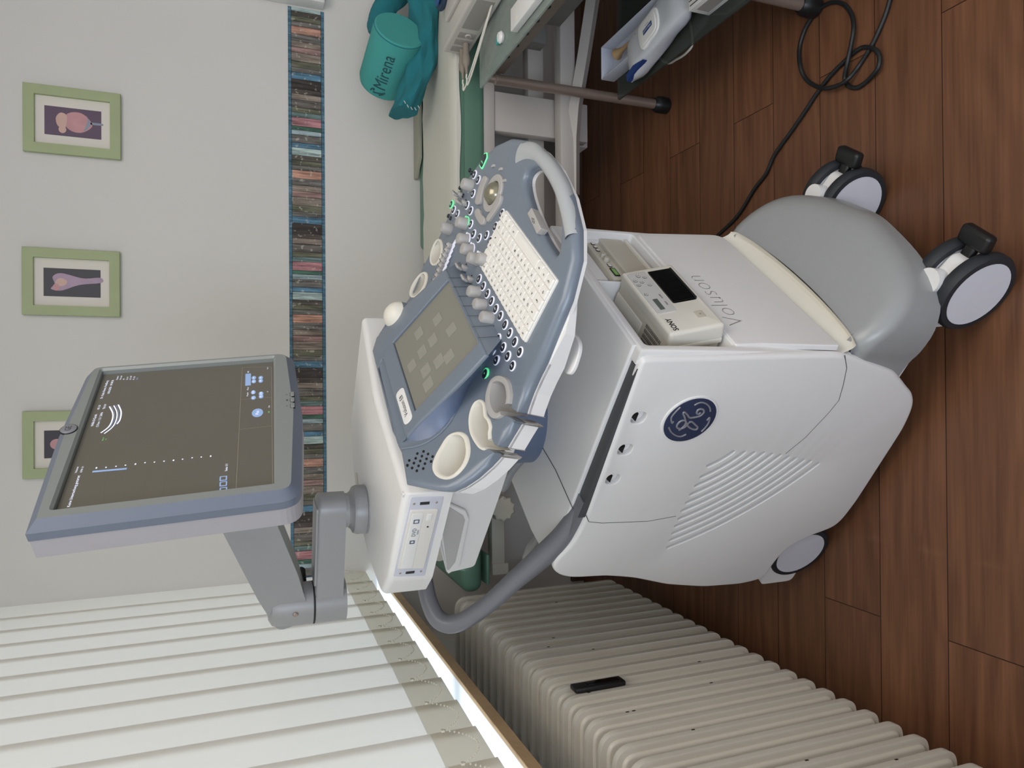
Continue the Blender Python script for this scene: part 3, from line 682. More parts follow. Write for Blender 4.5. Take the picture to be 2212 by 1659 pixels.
caster(.355, -.178, 'a', True, radians(0)); caster(.360, .182, 'b', True, radians(4)); caster(-.375, -.178, 'c', False, radians(3)); caster(-.375, .182, 'd', False, radians(-4))
# ------------------------------------------------------------------ console
def cplace(v): return (v[0], v[1], v[2]+hs(v[0]))
con = None
def KZ(pts, up=0.): return [tuple(float(c) for c in ks(859+x/2.867, 784+y/2.867, up)[:2]) for x, y in pts]
NA = KZ([(905, 0), (860, 90), (820, 180), (786, 275), (776, 308)], -.010)
S1 = KZ([(748, 308), (715, 290), (697, 270)])
h2 = KZ([(706, 255), (713, 200), (705, 140), (690, 105), (660, 84), (625, 83), (590, 108), (568, 160), (557, 220), (562, 280), (580, 325), (605, 347), (635, 345), (658, 327)])
S2 = KZ([(672, 325), (705, 340), (735, 362)]); BLK = KZ([(742, 375), (702, 440), (655, 518)], -.010); S3 = KZ([(620, 518), (595, 503), (584, 478)])
h1 = KZ([(581, 470), (578, 430), (583, 395), (572, 352), (552, 325), (547, 290), (543, 255), (528, 234), (508, 227), (480, 245), (460, 280), (447, 330), (445, 380), (452, 430), (468, 470), (488, 503), (510, 530), (533, 541), (549, 534)])
S4 = KZ([(565, 532), (598, 556)]); NB = KZ([(616, 578), (560, 640), (480, 710), (400, 765), (330, 795), (250, 793), (150, 775), (62, 757)], -.010)+KZ([(25, 655), (8, 560)], -.004)
NB = NB+[(-.318, -.10), (-.316, .10), (-.313, .20)]
far = [(-.285, .255), (-.240, .30), (-.190, .368), (-.15, .392), (-.08, .394), (-.024, .386), (.030, .373), (.085, .346), (.130, .305), (.160, .255), (.178, .190), (.184, .12), (.182, .04), (.166, -.04), (.140, -.105), (.108, -.145), (.055, -.172), (-.013, -.196)]
far = far[:4]+[(p_[0]-.008*min(1, max(0, (p_[0]+.1)/.2)), p_[1]) for p_ in far[4:12]]+[(p_[0]-.009, p_[1]+.006) for p_ in far[12:-1]]
outl = NA+S1+h2+S2+BLK+S3+h1+S4+NB+far
hh = cspl([(.122, .128), (.140, .122), (.152, .092), (.147, .035), (.133, -.020), (.110, -.064), (.090, -.086), (.078, -.086), (.078, -.040), (.085, .01), (.096, .065), (.108, .105)], 4)
outl = [tuple(q) for q in inset(ccw(outl), .006)] if False else outl
cup = KZ([(305, 465), (345, 434), (393, 428), (430, 452), (446, 500), (448, 560), (430, 620), (395, 670), (350, 708), (300, 722), (250, 706), (225, 672), (222, 630), (240, 575), (270, 520)]); cup = [tuple(q) for q in cspl(cup, 3)]
fc1 = ell(.022, .036, (-.140, .352), 24, radians(-20)); fc2 = ell(.020, .034, (-.205, .312), 24, radians(-28))
CUTS = [((x, 0, 0), (1, 0, 0)) for x in np.arange(-.30, -.09, .015)]+[((0, y, 0), (0, 1, 0)) for y in (-.2, -.1, 0, .1, .2, .3)]
b = MB()
tight = np.array(S1+h2+S2+S3+h1+S4); 
def rfun(li, x, y):
    if li == 0:
        dd_ = np.min(np.hypot(tight[:, 0]-x, tight[:, 1]-y)); return min(1, .12+max(0, dd_-.003)/.016)
    return 1 if li == 1 else .12
b.plate(outl, BLUEG, -.018, 0, .013, [[p[:2] for p in hh], [p[:2] for p in cup], fc1, fc2], T=cplace, seg=6, hr=.010, cuts=CUTS, bottom=False, rfun=rfun)
con = b.build('console', mc); con.matrix_local = local(KR, KP)
NAl = [(p_[0], p_[1]+.0015) for p_ in NA]
shl = [(.085, -.085), (.082, -.118), (.060, -.150), (.030, -.168), (0, -.184)]+NA[0:]+S1+h2+S2+BLK+S3+h1+S4+NB+[(-.24, .20), (-.12, .22), (.0, .1), (.04, .0)]
def Tsh(v):
    z = v[2] if v[2] > -.03 else -.022-.026*min(1, max(0, (.075-v[0])/.13))
    return cplace((v[0], v[1], z))
b = MB()
b.plate(outl, WHITE, -.024, -.0175, .0, [[p[:2] for p in hh], [p[:2] for p in cup], fc1, fc2], T=cplace, cuts=CUTS, bottom=True)
b.plate(shl, WHITE, -.048, -.020, .0, [[p[:2] for p in cup]], T=Tsh, cuts=CUTS, bottom=True)
b.plate([(-.28, -.10), (-.28, .19), (-.2, .26), (-.08, .28), (.03, .26), (.052, .2), (.052, -.06), (0, -.09), (-.1, -.09)], WHITE, -.066, -.030, 0, T=cplace, cuts=CUTS)
b.build('lower_shell', con, 'white lower shell')
# silver grip over the front bar
cl = cspl([(.142, .190), (.158, .155), (.1645, .11), (.1625, .06), (.154, .005), (.139, -.042), (.121, -.085), (.114, -.098)], 5, False)
b = MB(); K = len(cl); G = []
for i, p in enumerate(cl):
    t = np.array(cl[min(i+1, K-1)])-np.array(cl[max(i-1, 0)]); t = t/np.linalg.norm(t); nrm = np.array([-t[1], t[0]]); wd = .0135
    if i < 9: wd = .0135+.014*(1-i/9)
    G.append([(p[0]+nrm[0]*wd*cos(a), p[1]+nrm[1]*wd*cos(a), -.012+.0155*sin(a)) for a in np.linspace(-.4, pi+.4, 15)])
b.grid(G, GRIPM); b.build('hand_grip', con, 'silver grey grip, worn'); 
# liners of the probe holders
def liner(name, path, closed, depth, m=CREAM, lip=.0055, shrink=0., up=.003):
    b = MB(); P = [np.array(p[:2], float) for p in path]; K = len(P); G = []
    cen = sum(P)/K
    area2 = sum(P[i][0]*P[(i+1) % K][1]-P[(i+1) % K][0]*P[i][1] for i in range(K)); sg = 1 if area2 > 0 else -1
    for i in range(K):
        t = P[(i+1) % K]-P[i-1] if closed else P[min(i+1, K-1)]-P[max(i-1, 0)]
        t = t/(np.linalg.norm(t)+1e-9); n_ = np.array([-t[1], t[0]])*sg
        row = []
        for (o, h) in ((-.0006, -.004), (-.0004, .0008), (.0006, up*.85), (lip*.5, up), (lip-.001, up*.8), (lip, -.0012), (lip+.0006, -.012)):
            q = P[i]+n_*o; row.append((q[0], q[1], h+hs(q[0])))
        q = P[i]+n_*(lip+.002)+(cen-P[i])*shrink; row.append((q[0], q[1], -depth+hs(q[0])))
        G.append(row)
    b.grid(G, m, cu=closed)
    if not closed: 
        for g in (G[0], G[-1]): b.add(g, [list(range(len(g)))], m, False)
    if closed:
        bm = [g[-1] for g in G]; b.add(bm+[tuple(sum(np.array(x) for x in bm)/K)], [[i, (i+1) % K, K] for i in range(K)], m)
    return b.build(name, con)
liner('gel_cup', cup, True, .075, shrink=.18, lip=.0058)
liner('probe_holder', cspl(h1, 3, False), False, .048, lip=.0045); liner('probe_holder', cspl(h2, 3, False), False, .048, KNOBM, .0105, up=.006)
liner('probe_holder', fc1, True, .06, shrink=.1); liner('probe_holder', fc2, True, .06, shrink=.1)
b = MB()
for pl in (S1[::-1]+[NA[-1]], S2+[BLK[0]], [BLK[-1]]+S3, S4+[NB[0]]):
    for p_, q_ in zip(pl[:-1], pl[1:]): b.add([(p_[0], p_[1], hs(p_[0])-.013), (q_[0], q_[1], hs(q_[0])-.013), (q_[0], q_[1], hs(q_[0])-.050), (p_[0], p_[1], hs(p_[0])-.050)], [[0, 1, 2, 3]], CHROME, False)
b.build('slot_lining', con, 'worn metallic lining of the probe slots')
# keyboard
KX, KY = (0, 1, 0), (-1, 0, 0)      # reading direction across, up towards the rear
def Tk(a, c, h, rz=0.): X = np.array([-sin(rz), cos(rz), 0.]); Y = np.array([-cos(rz), -sin(rz), 0.]); return frame((a, c, h), X, Y, (0, 0, 1))
b = MB(); b.plate(rrect(.1135, .264, .004), KEYM, -.001, .0035, .001); kb = b.build('keyboard_bed', con)
rows = [(['esc', 'F1', 'F2', 'F3', 'F4', 'F5', 'F6', 'F7', 'F8', 'F9', 'F10', 'F11', 'F12', 'prt', 'del'], [1]*15),
        (list('^1234567890')+['ß', '´', '←'], [1]*13+[2]),
        (['⇥']+list('QWERTZUIOPÜ+')+['#'], [1.5]+[1]*12+[1.5]),
        (['Caps']+list('ASDFGHJKLÖÄ')+['↵'], [1.75]+[1]*11+[2.25]),
        (['⇧', '<']+list('YXCVBNM,.-')+['↑', '⇧'], [1.25]+[1]*12+[1.75]),
        (['Ctrl', 'Fn', 'Alt', '', 'Alt', '<', 'v', '>'], [1.25, 1.25, 1.25, 6.25, 1.5, 1.15, 1.15, 1.2])]
kw_ = .262/15; kd = .1113/6
for ri, (labs, ws) in enumerate(rows):
    x = -.131; a = -.0556+kd*(ri+.5)
    for lb, w_ in zip(labs, ws):
        ww = w_*kw_; c = x+ww/2; x += ww
        b = MB(); hgt = .0085; o = rrect(kd-.0012, ww-.0012, .0015, seg=2); top = rrect(kd-.0045, ww-.0042, .002, seg=2)
        n = len(o); vs = [(p[0]+a, p[1]+c, .003) for p in o]+[(p[0]+a, p[1]+c, .0060) for p in o]+[(p[0]+a-.0004, p[1]+c, hgt) for p in top]
        fs = [[i, (i+1) % n, n+(i+1) % n, n+i] for i in range(n)]+[[n+i, n+(i+1) % n, 2*n+(i+1) % n, 2*n+i] for i in range(n)]+[list(range(2*n, 3*n))]
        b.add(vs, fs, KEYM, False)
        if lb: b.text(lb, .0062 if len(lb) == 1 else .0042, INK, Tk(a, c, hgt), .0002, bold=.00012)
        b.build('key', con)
# knobs
def knob(a, c, ring=None, r=.0125, h=.021):
    b = MB(); z = hs(a); b.lathe([(r+.0002, -.001), (r+.0006, .003), (r-.0005, .007), (r-.0012, h-.003), (r-.0028, h-.0006), (r-.005, h), (0, h)], KNOBM, (a, c, z), n=28)
    o = b.build('knob', con)
    if ring: 
        b = MB(); b.tube([(a+cos(q)*(r+.0022), c+sin(q)*(r+.0022), z+.0008) for q in np.linspace(radians(-75), radians(60), 16)], .0012, ring, 6)
        b.plate(ell(.0035, .0045, (a+.009, c+.0135), 10), ring, 0, z+.0012, 0); b.build('lit_ring', con)
for (X, Y, rg) in ((1005, 395, None), (960, 490, None), (993, 478, RINGG), (995, 514, RINGW), (1004, 536, RINGW), (1018, 555, RINGW), (1038, 557, RINGW), (1018, 628, None), (1030, 656, None), (1045, 684, None)):
    p = kc(X-7, Y, .021+hs(-.06)); knob(p[0], p[1], rg)
# push buttons
def button(X, Y, ring=RINGW, txt='', r=.0086, sy=1.):
    p = ks(X, Y, .002); a, c = p[0], p[1]; z = hs(a); b = MB()
    b.plate(ell(r*1.08, r, (0, 0), 24), ring, -.001, .0018, .0008, T=frame((a, c, z), (1, 0, 0), (0, 1, 0)))
    b.plate(ell(r*.84, r*.76, (-.0002, 0), 24), BTN, .001, .0027, .0006, T=frame((a, c, z), (1, 0, 0), (0, 1, 0)))
    if txt: b.text(txt, .0062 if len(txt) < 3 else .0040, RINGW if ring is not RINGG else RINGG, Tk(a, c, z+.0028), .0002, bold=.0001)
    b.build('push_button', con)
B_ = [(1024, 377, 'M'), (1032, 388, 'B'), (1013, 406, 'PW'), (1021, 418, 'CF'), (1008, 443, 'PD'), (1016, 455, 'X'), (979, 453, '3D'), (987, 462, '4D'), (1016, 484, '2D'), (1022, 505, 'Mix'), (1034, 514, 'XTD'), (1050, 508, 'P2'), (1058, 520, 'P1'), (1069, 489, 'P3'), (1083, 461, 'P4'),
      (1034, 602, 'X'), (1043, 618, 'TGC'), (1052, 634, 'Exit'), (1061, 650, 'E'), (1070, 667, 'Rep'), (1080, 682, 'Calc'), (1090, 701, 'L'), (1100, 719, 'ID'), (1111, 738, 'T'), (1122, 760, 'Utl'), (1075, 731, 'Arc'), (1086, 750, 'Ind'), (1096, 769, 'Pat'), (1106, 790, 'End'), (1063, 757, 'C'), (1071, 778, 'Prb')]
for X, Y, t in B_: button(X, Y, RINGW, t)
button(974, 441, RINGG, 'OK'); button(1047, 807, RINGG, 'o', .0098)
for X, Y in ((1013, 367), (1017, 373), (992, 405), (999, 422), (967, 466), (972, 471)): button(X, Y, BTN, '', .0042)
p = kc(1043, 346, .003); b = MB(); b.plate(rpoly([(-.016, -.010), (.010, -.011), (.017, .0), (.011, .012), (-.015, .010)], .005), RINGG, 0, .002, .001, T=frame((p[0], p[1], 0), (1, 0, 0), (0, 1, 0)))
b.plate(rpoly([(-.013, -.008), (.009, -.009), (.0145, .0), (.009, .0095), (-.012, .008)], .004), BTN, .001, .003, .0008, T=frame((p[0], p[1], 0), (1, 0, 0), (0, 1, 0))); b.text('Freeze', .0045, RINGG, Tk(p[0]-.004, p[1], .003), .0002, bold=.0001); b.build('freeze_button', con, 'green lit freeze button')
for X, Y in ((1065, 358), (1081, 365), (1089, 390)):
    p = kc(X, Y, .002); b = MB(); b.plate(rrect(.0055, .013, .0026), KNOBM, 0, .003, .001, T=frame((p[0], p[1], 0), (cos(.5), sin(.5), 0), (-sin(.5), cos(.5), 0))); b.build('small_key', con)
# trackball and its arc keys
tb = kc(1061, 416, .006); b = MB(); Tt = frame((tb[0], tb[1], 0), (1, 0, 0), (0, 1, 0))
b.plate(ell(.036, .036, n=48), KNOBM, 0, .004, .002, [ell(.0225, .0225, n=40)], T=Tt, hr=.002); b.build('trackball_ring', con)
b = MB(); b.lathe([(.0222*sin(q), -.0035-.0222*cos(q)+.0) for q in np.linspace(.02, pi-.02, 20)], BALL, (tb[0], tb[1], .0), n=32, cap=False); b.plate(ell(.0235, .0235, n=32), BLACK, -.006, .0006, 0, T=Tt); b.build('trackball', con)
for tr_px in ([(1830, 590), (1855, 610), (1850, 660), (1800, 800), (1760, 980), (1730, 1040), (1690, 1045), (1670, 1000), (1700, 880), (1740, 740), (1790, 620)],
              [(2080, 890), (2088, 930), (2060, 1030), (1990, 1160), (1900, 1290), (1870, 1320), (1850, 1290), (1860, 1240), (1930, 1130), (2000, 1000), (2040, 910)],
              [(1720, 1110), (1745, 1130), (1760, 1190), (1800, 1230), (1825, 1270), (1810, 1340), (1780, 1375), (1740, 1350), (1680, 1250), (1665, 1170), (1690, 1120)]):
    P = [tuple(kc(800+x/7.373, 300+y/7.373, .004)[:2]) for x, y in tr_px]; b = MB()
    b.plate([tuple(q) for q in cspl(P, 3)], KNOBM, 0, .0055, .0016); b.build('arc_key', con)
# toggle levers
for X, Y in ((985, 418), (994, 436), (994, 576), (1006, 601)):
    p = kc(X, Y, .014); b = MB(); z = hs(p[0]); bo = np.array([p[0], p[1], z])
    b.box(bo+np.array([0, 0, .005]), (.011, .011, .012), KNOBM, .002); b.box(bo+np.array([-.001, 0, .017]), (.005, .019, .013), KNOBM, .0022, 3, R=rot(0, .3)); b.box(bo+np.array([.0, .009, .0008]), (.012, .002, .001), INK); b.build('toggle_switch', con)
# time gain sliders
for i in range(8):
    X = 968-i*4.35+.1*i; Y = 530+i*11.0; p = ks(X, Y, .008); z = hs(p[0]); b = MB()
    b.box((p[0]+.012, p[1]-.0045, z+.0002), (.042, .0045, .0012), RINGW, .0004, R=rot(radians(-20), 0)); b.build('slider_track', con)
    b = MB(); b.lathe([(0, .013), (.003, .0128), (.0068, .009), (.0072, .005), (.005, 0)], KNOBM, (p[0], p[1], z), n=16); b.box((p[0], p[1], z+.0127), (.0012, .012, .001), DGREY); b.build('slider_knob', con)
# speaker grille
sp0 = ks(908, 996); b = MB()
for (i, j) in [(0, 0), (1, 0), (-1, 0), (0, 1), (0, -1), (1, 1), (-1, -1), (1, -1), (-1, 1), (2, 0), (-2, 0), (0, 2), (0, -2), (2, -1), (-2, 1), (1, -2), (-1, 2)]:
    a = sp0[0]+.0078*i+.0035*j; c = sp0[1]+.0085*j-.002*i; sl_ = .1*2*(-.1-a)/.04*1.0 if a < -.1 else 0
    sl_ = -(.2*(-.1-a)/.04); nrm = np.array([-sl_, 0, 1]); nrm /= np.linalg.norm(nrm); X = np.array([1, 0, sl_]); X /= np.linalg.norm(X)
    b.plate(ell(.0022, .0030, n=10), BLACK, -.001, .0005, 0, T=frame((a, c, hs(a)), X, (0, 1, 0), nrm))
b.build('speaker_grille', con, 'cluster of small black speaker holes')

# touch panel unit (own plane), walls falling to the console surface
def kp(v): return t2k(*v)
up = [(.086, -.150), (.088, .148), (-.02, .172), (-.118, .176), (-.138, .150), (-.142, -.10), (-.134, -.147), (-.085, -.143), (-.02, -.148), (.04, -.151)]
lowz = KZ([(30, 530), (130, 512), (205, 478), (275, 425)]); lowz2 = KZ([(335, 352), (378, 262), (440, 130)])
lowp = [(-.098, -.050), (-.098, .236), (-.20, .262), (-.285, .262), (-.300, .235), (-.312, -.03), lowz[0], lowz[2], lowz2[0], lowz2[2]]
b = MB(); upd = densify(ccw(up), .03)
def Tt2(v): return t2k(*v)
groove = rpoly([(-.116, -.148), (-.116, .10), (-.134, .085), (-.134, -.14)], .004)
b.plate(up, BLUEG, -.006, 0, .005, [rrect(.165, .218, .002), groove], T=Tt2, hr=.002, seg=4, bottom=False)
b.plate(rpoly([(-.110, -.152), (-.110, .104), (-.138, .09), (-.138, -.146)], .003), BLUED, -.016, -.010, 0, T=Tt2)
G = []
for u_, l_ in zip(up, lowp): 
    U = t2k(u_[0], u_[1], -.004); Lw = np.array([l_[0], l_[1], hs(l_[0])-.004])
    G.append([tuple(U+(Lw-U)*t) for t in (0, .33, .66, 1)])
Gd = []
K = len(G)
for i in range(K):
    for s_ in range(5):
        t = s_/5; g_ = [np.array(G[i][j])*(1-t)+np.array(G[(i+1) % K][j])*t for j in range(4)]
        g_[3][2] = hs(g_[3][0])-.004; Gd.append([tuple(q_) for q_ in g_])
b.grid(Gd[:6], BLUEG); b.grid(Gd[5:]+Gd[:1], BLUED)
tu = b.build('touch_panel_housing', con)
# ridge along the foot of the wall (near side)
b = MB(); P = [np.array([l_[0], l_[1]-.001, hs(l_[0])+.0012]) for l_ in lowz+lowz2+[lowp[0]]]; b.tube(cspl(P, 5, False), .0022, BLUEG, 8); b.build('ridge', con)
b = MB(); b.plate(rrect(.163, .216, .001), TOUCH, -.010, -.0045, 0, T=Tt2)
for (X, Y, w_, h_) in [(975, 712, .022, .026), (945, 690, .02, .026), (935, 735, .02, .028), (905, 720, .02, .028), (912, 760, .02, .028), (920, 800, .022, .028), (890, 790, .02, .026), (948, 780, .022, .028), (985, 665, .02, .024), (970, 770, .022, .026), (925, 830, .022, .028), (895, 840, .02, .028), (950, 640, .02, .024)]:
    p = tc(X, Y, -.0045)
    if abs(p[0]) < .066 and abs(p[1]) < .09: b.plate(rrect(w_, h_, .002, (p[0], p[1])), TOUCHB, -.0046, -.0041, 0, T=Tt2, bottom=False)
b.build('touch_screen', con, 'dim grey touch screen')
b = MB(); pb = tc(870, 880, 0); b.plate(rrect(.0215, .092, .0105, (-.0995, pb[1])), WHITE, -.002, .0012, .0006, T=Tt2)
b.text('Voluson E8', .0125, INK, lambda v: t2k(-.0995-v[1], pb[1]+v[0], .0014+v[2]), .0001); b.build('name_badge', con, 'white capsule badge with the model name')
# soft key lines in front of the touch screen
b = MB()
for i in range(7):
    y = -.10+.035*i; A1 = t2k(.086, y, .0004); A2 = np.array([-.098, A1[1]+.006, hs(-.098)+.0003]); b.tube([A1, A1*.5+A2*.5, A2], .0004, DGREY, 5)
b.build('soft_key_lines', con)
# power adjust tab on the inner rim of the handle hole
b = MB(); p = kc(1154, 478, .004); b.plate(rpoly([(-.006, -.030), (.007, -.034), (.009, .028), (-.004, .031)], .002), KNOBM, -.008, .006, .001, T=frame((p[0], p[1], 0), (cos(-.12), sin(-.12), 0), (-sin(-.12), cos(-.12), 0)))
b.text('<O>', .009, INK, Tk(p[0]+.001, p[1], .0062, -.12), .0002); b.build('height_lever', con)
# white cable hook under the near corner
P = [tuple(kc(X, Y, -.060)[:2]) for X, Y in ((1190, 712), (1222, 714), (1241, 721), (1252, 738), (1253, 756), (1248, 776), (1241, 796), (1232, 808), (1223, 806), (1217, 794), (1219, 774), (1220, 758), (1212, 744), (1180, 738))]
b = MB(); b.plate([tuple(q) for q in cspl(P, 4)], WHITE, -.064, -.058, .002, T=lambda v: (v[0], v[1], v[2]-.010*max(0, min(1, (-v[1]-.20)/.05))))
b.build('cable_hook', con, 'white curved cable hook under the console')

# ------------------------------------------------------------------ housing behind the console with disc drive
NS = -.255
ho = rpoly([(-.045, NS), (-.27, NS), (-.338, NS+.02), (-.372, -.12), (-.372, .15), (-.335, .255), (-.045, .27)], [.004, .05, .03, .06, .06, .05, .01])
def Thou(v): return (v[0], v[1], v[2]-.0*v[0]+(.012 if v[2] > 1.06 else 0)*max(0, 1-abs(v[1]-.0)/.26))
b = MB(); b.plate(ho, WHITE, 1.016, 1.098, .012, T=Thou, seg=6, cuts=[((0, y, 0), (0, 1, 0)) for y in (-.2, -.1, 0, .1, .2)])
b.plate(ell(.028, .010, (0, 0), 20), CREAM, -.002, .0012, .001, T=frame((-.33, .05, 1.109), (.2, 1, 0), (-1, .2, 0)))
hz = b.build('rear_housing', mc)
b = MB(); Td = lambda v: (v[0], NS-v[2], v[1])
b.plate(rpoly([(-.262, 1.032), (-.056, 1.030), (-.052, 1.086), (-.255, 1.090)], .003), mat('drive_surround', 'C9CBD6', .45, noise=.01), -.002, .0012, .001, T=Td)
for f0 in (-.068, -.247):
    b.box((f0, NS-.0016, 1.061), (.006, .0012, .016), BLACK, .0004)
    for z in (1.041, 1.079): b.lathe([(0, .0014), (.0018, .001), (.0022, 0)], STEEL, (f0, NS-.0012, z), np.array([[1, 0, 0], [0, 0, -1], [0, 1, 0]]), 10)
b.build('usb_panel', hz, 'strip with two USB ports and screws')
b = MB(); DRVC = mat('drive_white', 'DFDCD5', .45, noise=.01); b.plate(rpoly([(-.236, 1.038), (-.083, 1.036), (-.082, 1.083), (-.231, 1.086)], .002), DRVC, .0008, .004, .0008, T=Td)
b.plate(rpoly([(-.232, 1.060), (-.090, 1.060), (-.089, 1.079), (-.230, 1.081)], .003), WHITE, .003, .0048, .0006, T=Td)
b.plate(rrect(.016, .008, .001, (-.100, 1.049)), WHITE, .003, .0052, .0006, T=Td); b.plate(ell(.0018, .0018, (-.124, 1.048), 10), BLACK, .003, .0045, 0, T=Td)
TX = lambda v: (v[0], NS-v[2], v[1])
SB = mat('print_steel_blue', '566478', .5)
b.text('DVD', .010, SB, lambda v: (-.135-.0-v[0]*-1, NS-.0050-v[2], 1.070+v[1]), .0002); b.text('R/RW', .0045, SB, lambda v: (-.135+v[0], NS-.0050-v[2], 1.0635+v[1]), .0002)
b.plate(rrect(.010, .010, .001, (-.108, 1.070)), SB, .0048, .0051, 0, T=Td, holes=[rrect(.006, .006, .001, (-.108, 1.070))]); b.plate(rrect(.009, .009, .001, (-.160, 1.070)), SB, .0048, .0051, 0, T=Td, holes=[rrect(.0045, .0045, .001, (-.160, 1.070))])
b.build('disc_drive', hz, 'cream disc drive front')
# wedge shaped support under the housing
b = MB(); wv_ = [ml(X, Y, -.2) for X, Y in ((895, 1060), (966, 1242), (1026, 1228), (1086, 1060))]
wp = [(p[0], p[2]) for p in wv_]; wp = [(-.095, 1.045), wp[1], wp[2], wp[3], (.03, .895), (.03, .93), (-.03, .975)]
b.plate(rpoly(wp, [.005, .008, .012, .01, .01, .01, .01]), WHITE, -.195, .20, .006, T=lambda v: (v[0], v[2], v[1]), seg=4)
sp2 = b.build('console_support', mc)
ip = [ml(X, Y, -.202) for X, Y in ((948, 1080), (1000, 1112), (1004, 1122), (983, 1212), (966, 1234))]
b = MB(); op = [ml(X, Y, -.202) for X, Y in ((935, 1072), (1006, 1104), (1013, 1120), (992, 1222), (967, 1240))]
b.plate(rpoly([(p[0], p[2]) for p in op], .004), WHITE, -.206+.204, .0035, .001, T=lambda v: (v[0], -.2-v[2], v[1])); b.plate(rpoly([(p[0], p[2]) for p in ip], .004), mat('inset_grey', 'B7B5B3', .5, noise=.02), .003, .0045, .0003, T=lambda v: (v[0], -.2-v[2], v[1])); b.build('grey_inset', sp2, 'light grey inset plate with raised rim')
b = MB(); b.plate([(-.25, -.10), (.05, -.13), (.06, -.10), (.06, .20), (.05, .22), (-.25, .22)], WHITE, .88, .905, .01); b.build('underside', mc)

# ------------------------------------------------------------------ monitor arm
BX, BY = -.300, -.050
JX, JY = -.486, -.125
b = MB(); b.lathe([(.049, 1.088), (.049, 1.108), (.0478, 1.109), (.049, 1.110), (.049, 1.127), (.046, 1.134), (.038, 1.138), (.034, 1.143), (.034, 1.158), (0, 1.158)], ARMG, (BX, BY, 0), n=40)
arm = b.build('monitor_arm', mc)
dv_ = np.array([JX-BX, JY-BY]); Ln = np.linalg.norm(dv_); dv_ /= Ln; nv_ = np.array([-dv_[1], dv_[0]])
Tb = frame((BX, BY, 0), (dv_[0], dv_[1], 0), (nv_[0], nv_[1], 0), (0, 0, 1))
b = MB(); b.plate(rpoly([(-.036, -.034), (Ln-.02, -.034), (Ln+.02, -.041), (Ln+.042, 0), (Ln+.02, .041), (Ln-.02, .034), (-.036, .034)], [.03, .02, .03, .03, .03, .02, .03]), ARMG, 1.150, 1.205, .009, T=Tb, seg=5)
b.plate(rpoly([(-.02, -.030), (Ln-.05, -.030), (Ln-.05, .030), (-.02, .030)], .008), ARMG, 1.203, 1.2075, .002, T=Tb); b.build('lower_arm', arm)
b = MB(); b.lathe([(.0425, 1.142), (.0425, 1.2035), (.041, 1.205), (.041, 1.2065), (.0425, 1.208), (.0425, 1.272), (.038, 1.286), (.026, 1.293), (0, 1.295)], ARMG, (JX, JY, 0), n=40)
b.lathe([(.0425, 1.204), (.0428, 1.206), (.0425, 1.2075)], INK, (JX, JY, 0), n=40, cap=False)
pS = ml(630, 1290, JY-.03); b.lathe([(0, .003), (.005, .002), (.006, 0)], STEEL, (JX-.002+.02, JY-.0385, 1.243), np.array([[1, 0, 0], [0, 0, -1], [0, 1, 0]]), 14)
b.build('arm_joint', arm)
SC = np.array([-.0858, -.0289, 1.4379]); SR = np.array([[-.0901, -.1277, .9877], [.9951, .0278, .0944], [-.0395, .9914, .1245]])
e0 = np.array([JX+.01, JY+.012, 1.262]); e1 = SC-SR[:, 2]*.085+SR[:, 1]*-.045
ax = e1-e0; La = np.linalg.norm(ax); ax /= La; sx_ = np.cross(ax, [0, 0, 1.]); sx_ /= np.linalg.norm(sx_); uz = np.cross(sx_, ax)
b = MB(); Ta = frame(e0, ax, uz, -sx_)
b.plate(rpoly([(-.045, .030), (La*.15, .036), (La, .036), (La, -.060), (La*.2, -.050), (-.02, -.040), (-.045, -.012)], [.02, .02, .01, .01, .02, .02, .02]), ARMG, -.040, .040, .010, T=Ta, seg=5)
b.build('upper_arm', arm)
b = MB(); P = [e0+np.array([.0, .03, -.035])+np.array([.010*cos(t*2*pi), .004*t, .010*sin(t*2*pi)]) for t in np.linspace(0, 8, 120)]; b.tube(P, .0017, BLACK, 6); b.build('coiled_cable', arm, 'black coiled cable at the joint')
# ------------------------------------------------------------------ monitor
BEV = mat('bevel_reflection_tint', '687080', .42, noise=.03)  # same grey bezel; blue window reflection and shade put into the bevel colour
b = MB(); obz = rpoly([(-.222, -.190), (0, -.199), (.211, -.188), (.211, .179), (0, .187), (-.222, .181)], [.034, .3, .034, .030, .3, 0], 7)
b.plate(obz, MONG, -.016, .012, .014, [rrect(.378, .303, .002)], seg=1, hr=.004, bottom=False, mrim=BEV)
mo = b.build('monitor', mc); mo.matrix_local = local(SR, SC)
b = MB(); ob2 = inset(ccw(obz), .0012); b.plate(ob2, SHELLG, -.050, -.015, 0, msides=SHELLG)
b.plate(rrect(.30, .24, .03), SHELLG, -.085, -.05, .0); b.build('back_shell', mo, 'light grey back shell')
b = MB(); SCRN = mat('screen_glass', '5A564D', .28, noise=.03, scale=6, emit='6A665A', es=.16, spec=.7)
b.add([(-.188, -.1505, 0), (.188, -.1505, 0), (.188, .1505, 0), (-.188, .1505, 0), (-.188, -.1505, -.004), (.188, -.1505, -.004), (.188, .1505, -.004), (-.188, .1505, -.004)], [[0, 1, 2, 3], [7, 6, 5, 4], [0, 4, 5, 1], [1, 5, 6, 2], [2, 6, 7, 3], [3, 7, 4, 0]], SCRN, False)
scr = b.build('screen', mo)
UIW = mat('screen_text_white', 'DDE2F0', .5, emit='DDE4FF', es=.75); UIB = mat('screen_blue', '7C93B8', .5, emit='8CA6D0', es=.5); UIL = mat('screen_line', '8D8878', .5, emit='9A9484', es=.22); UIG = mat('screen_green', '6BD36B', .5, emit='6FE070', es=.6); UID = mat('screen_dim', '6A675C', .5, emit='8A8573', es=.16)
def S_(X, Y): p = mpl(X, Y, SC, SR[:, 2]); q = SR.T@(p-SC); return q[0], q[1]
b = MB(); TS = lambda v: (v[0], v[1], v[2])
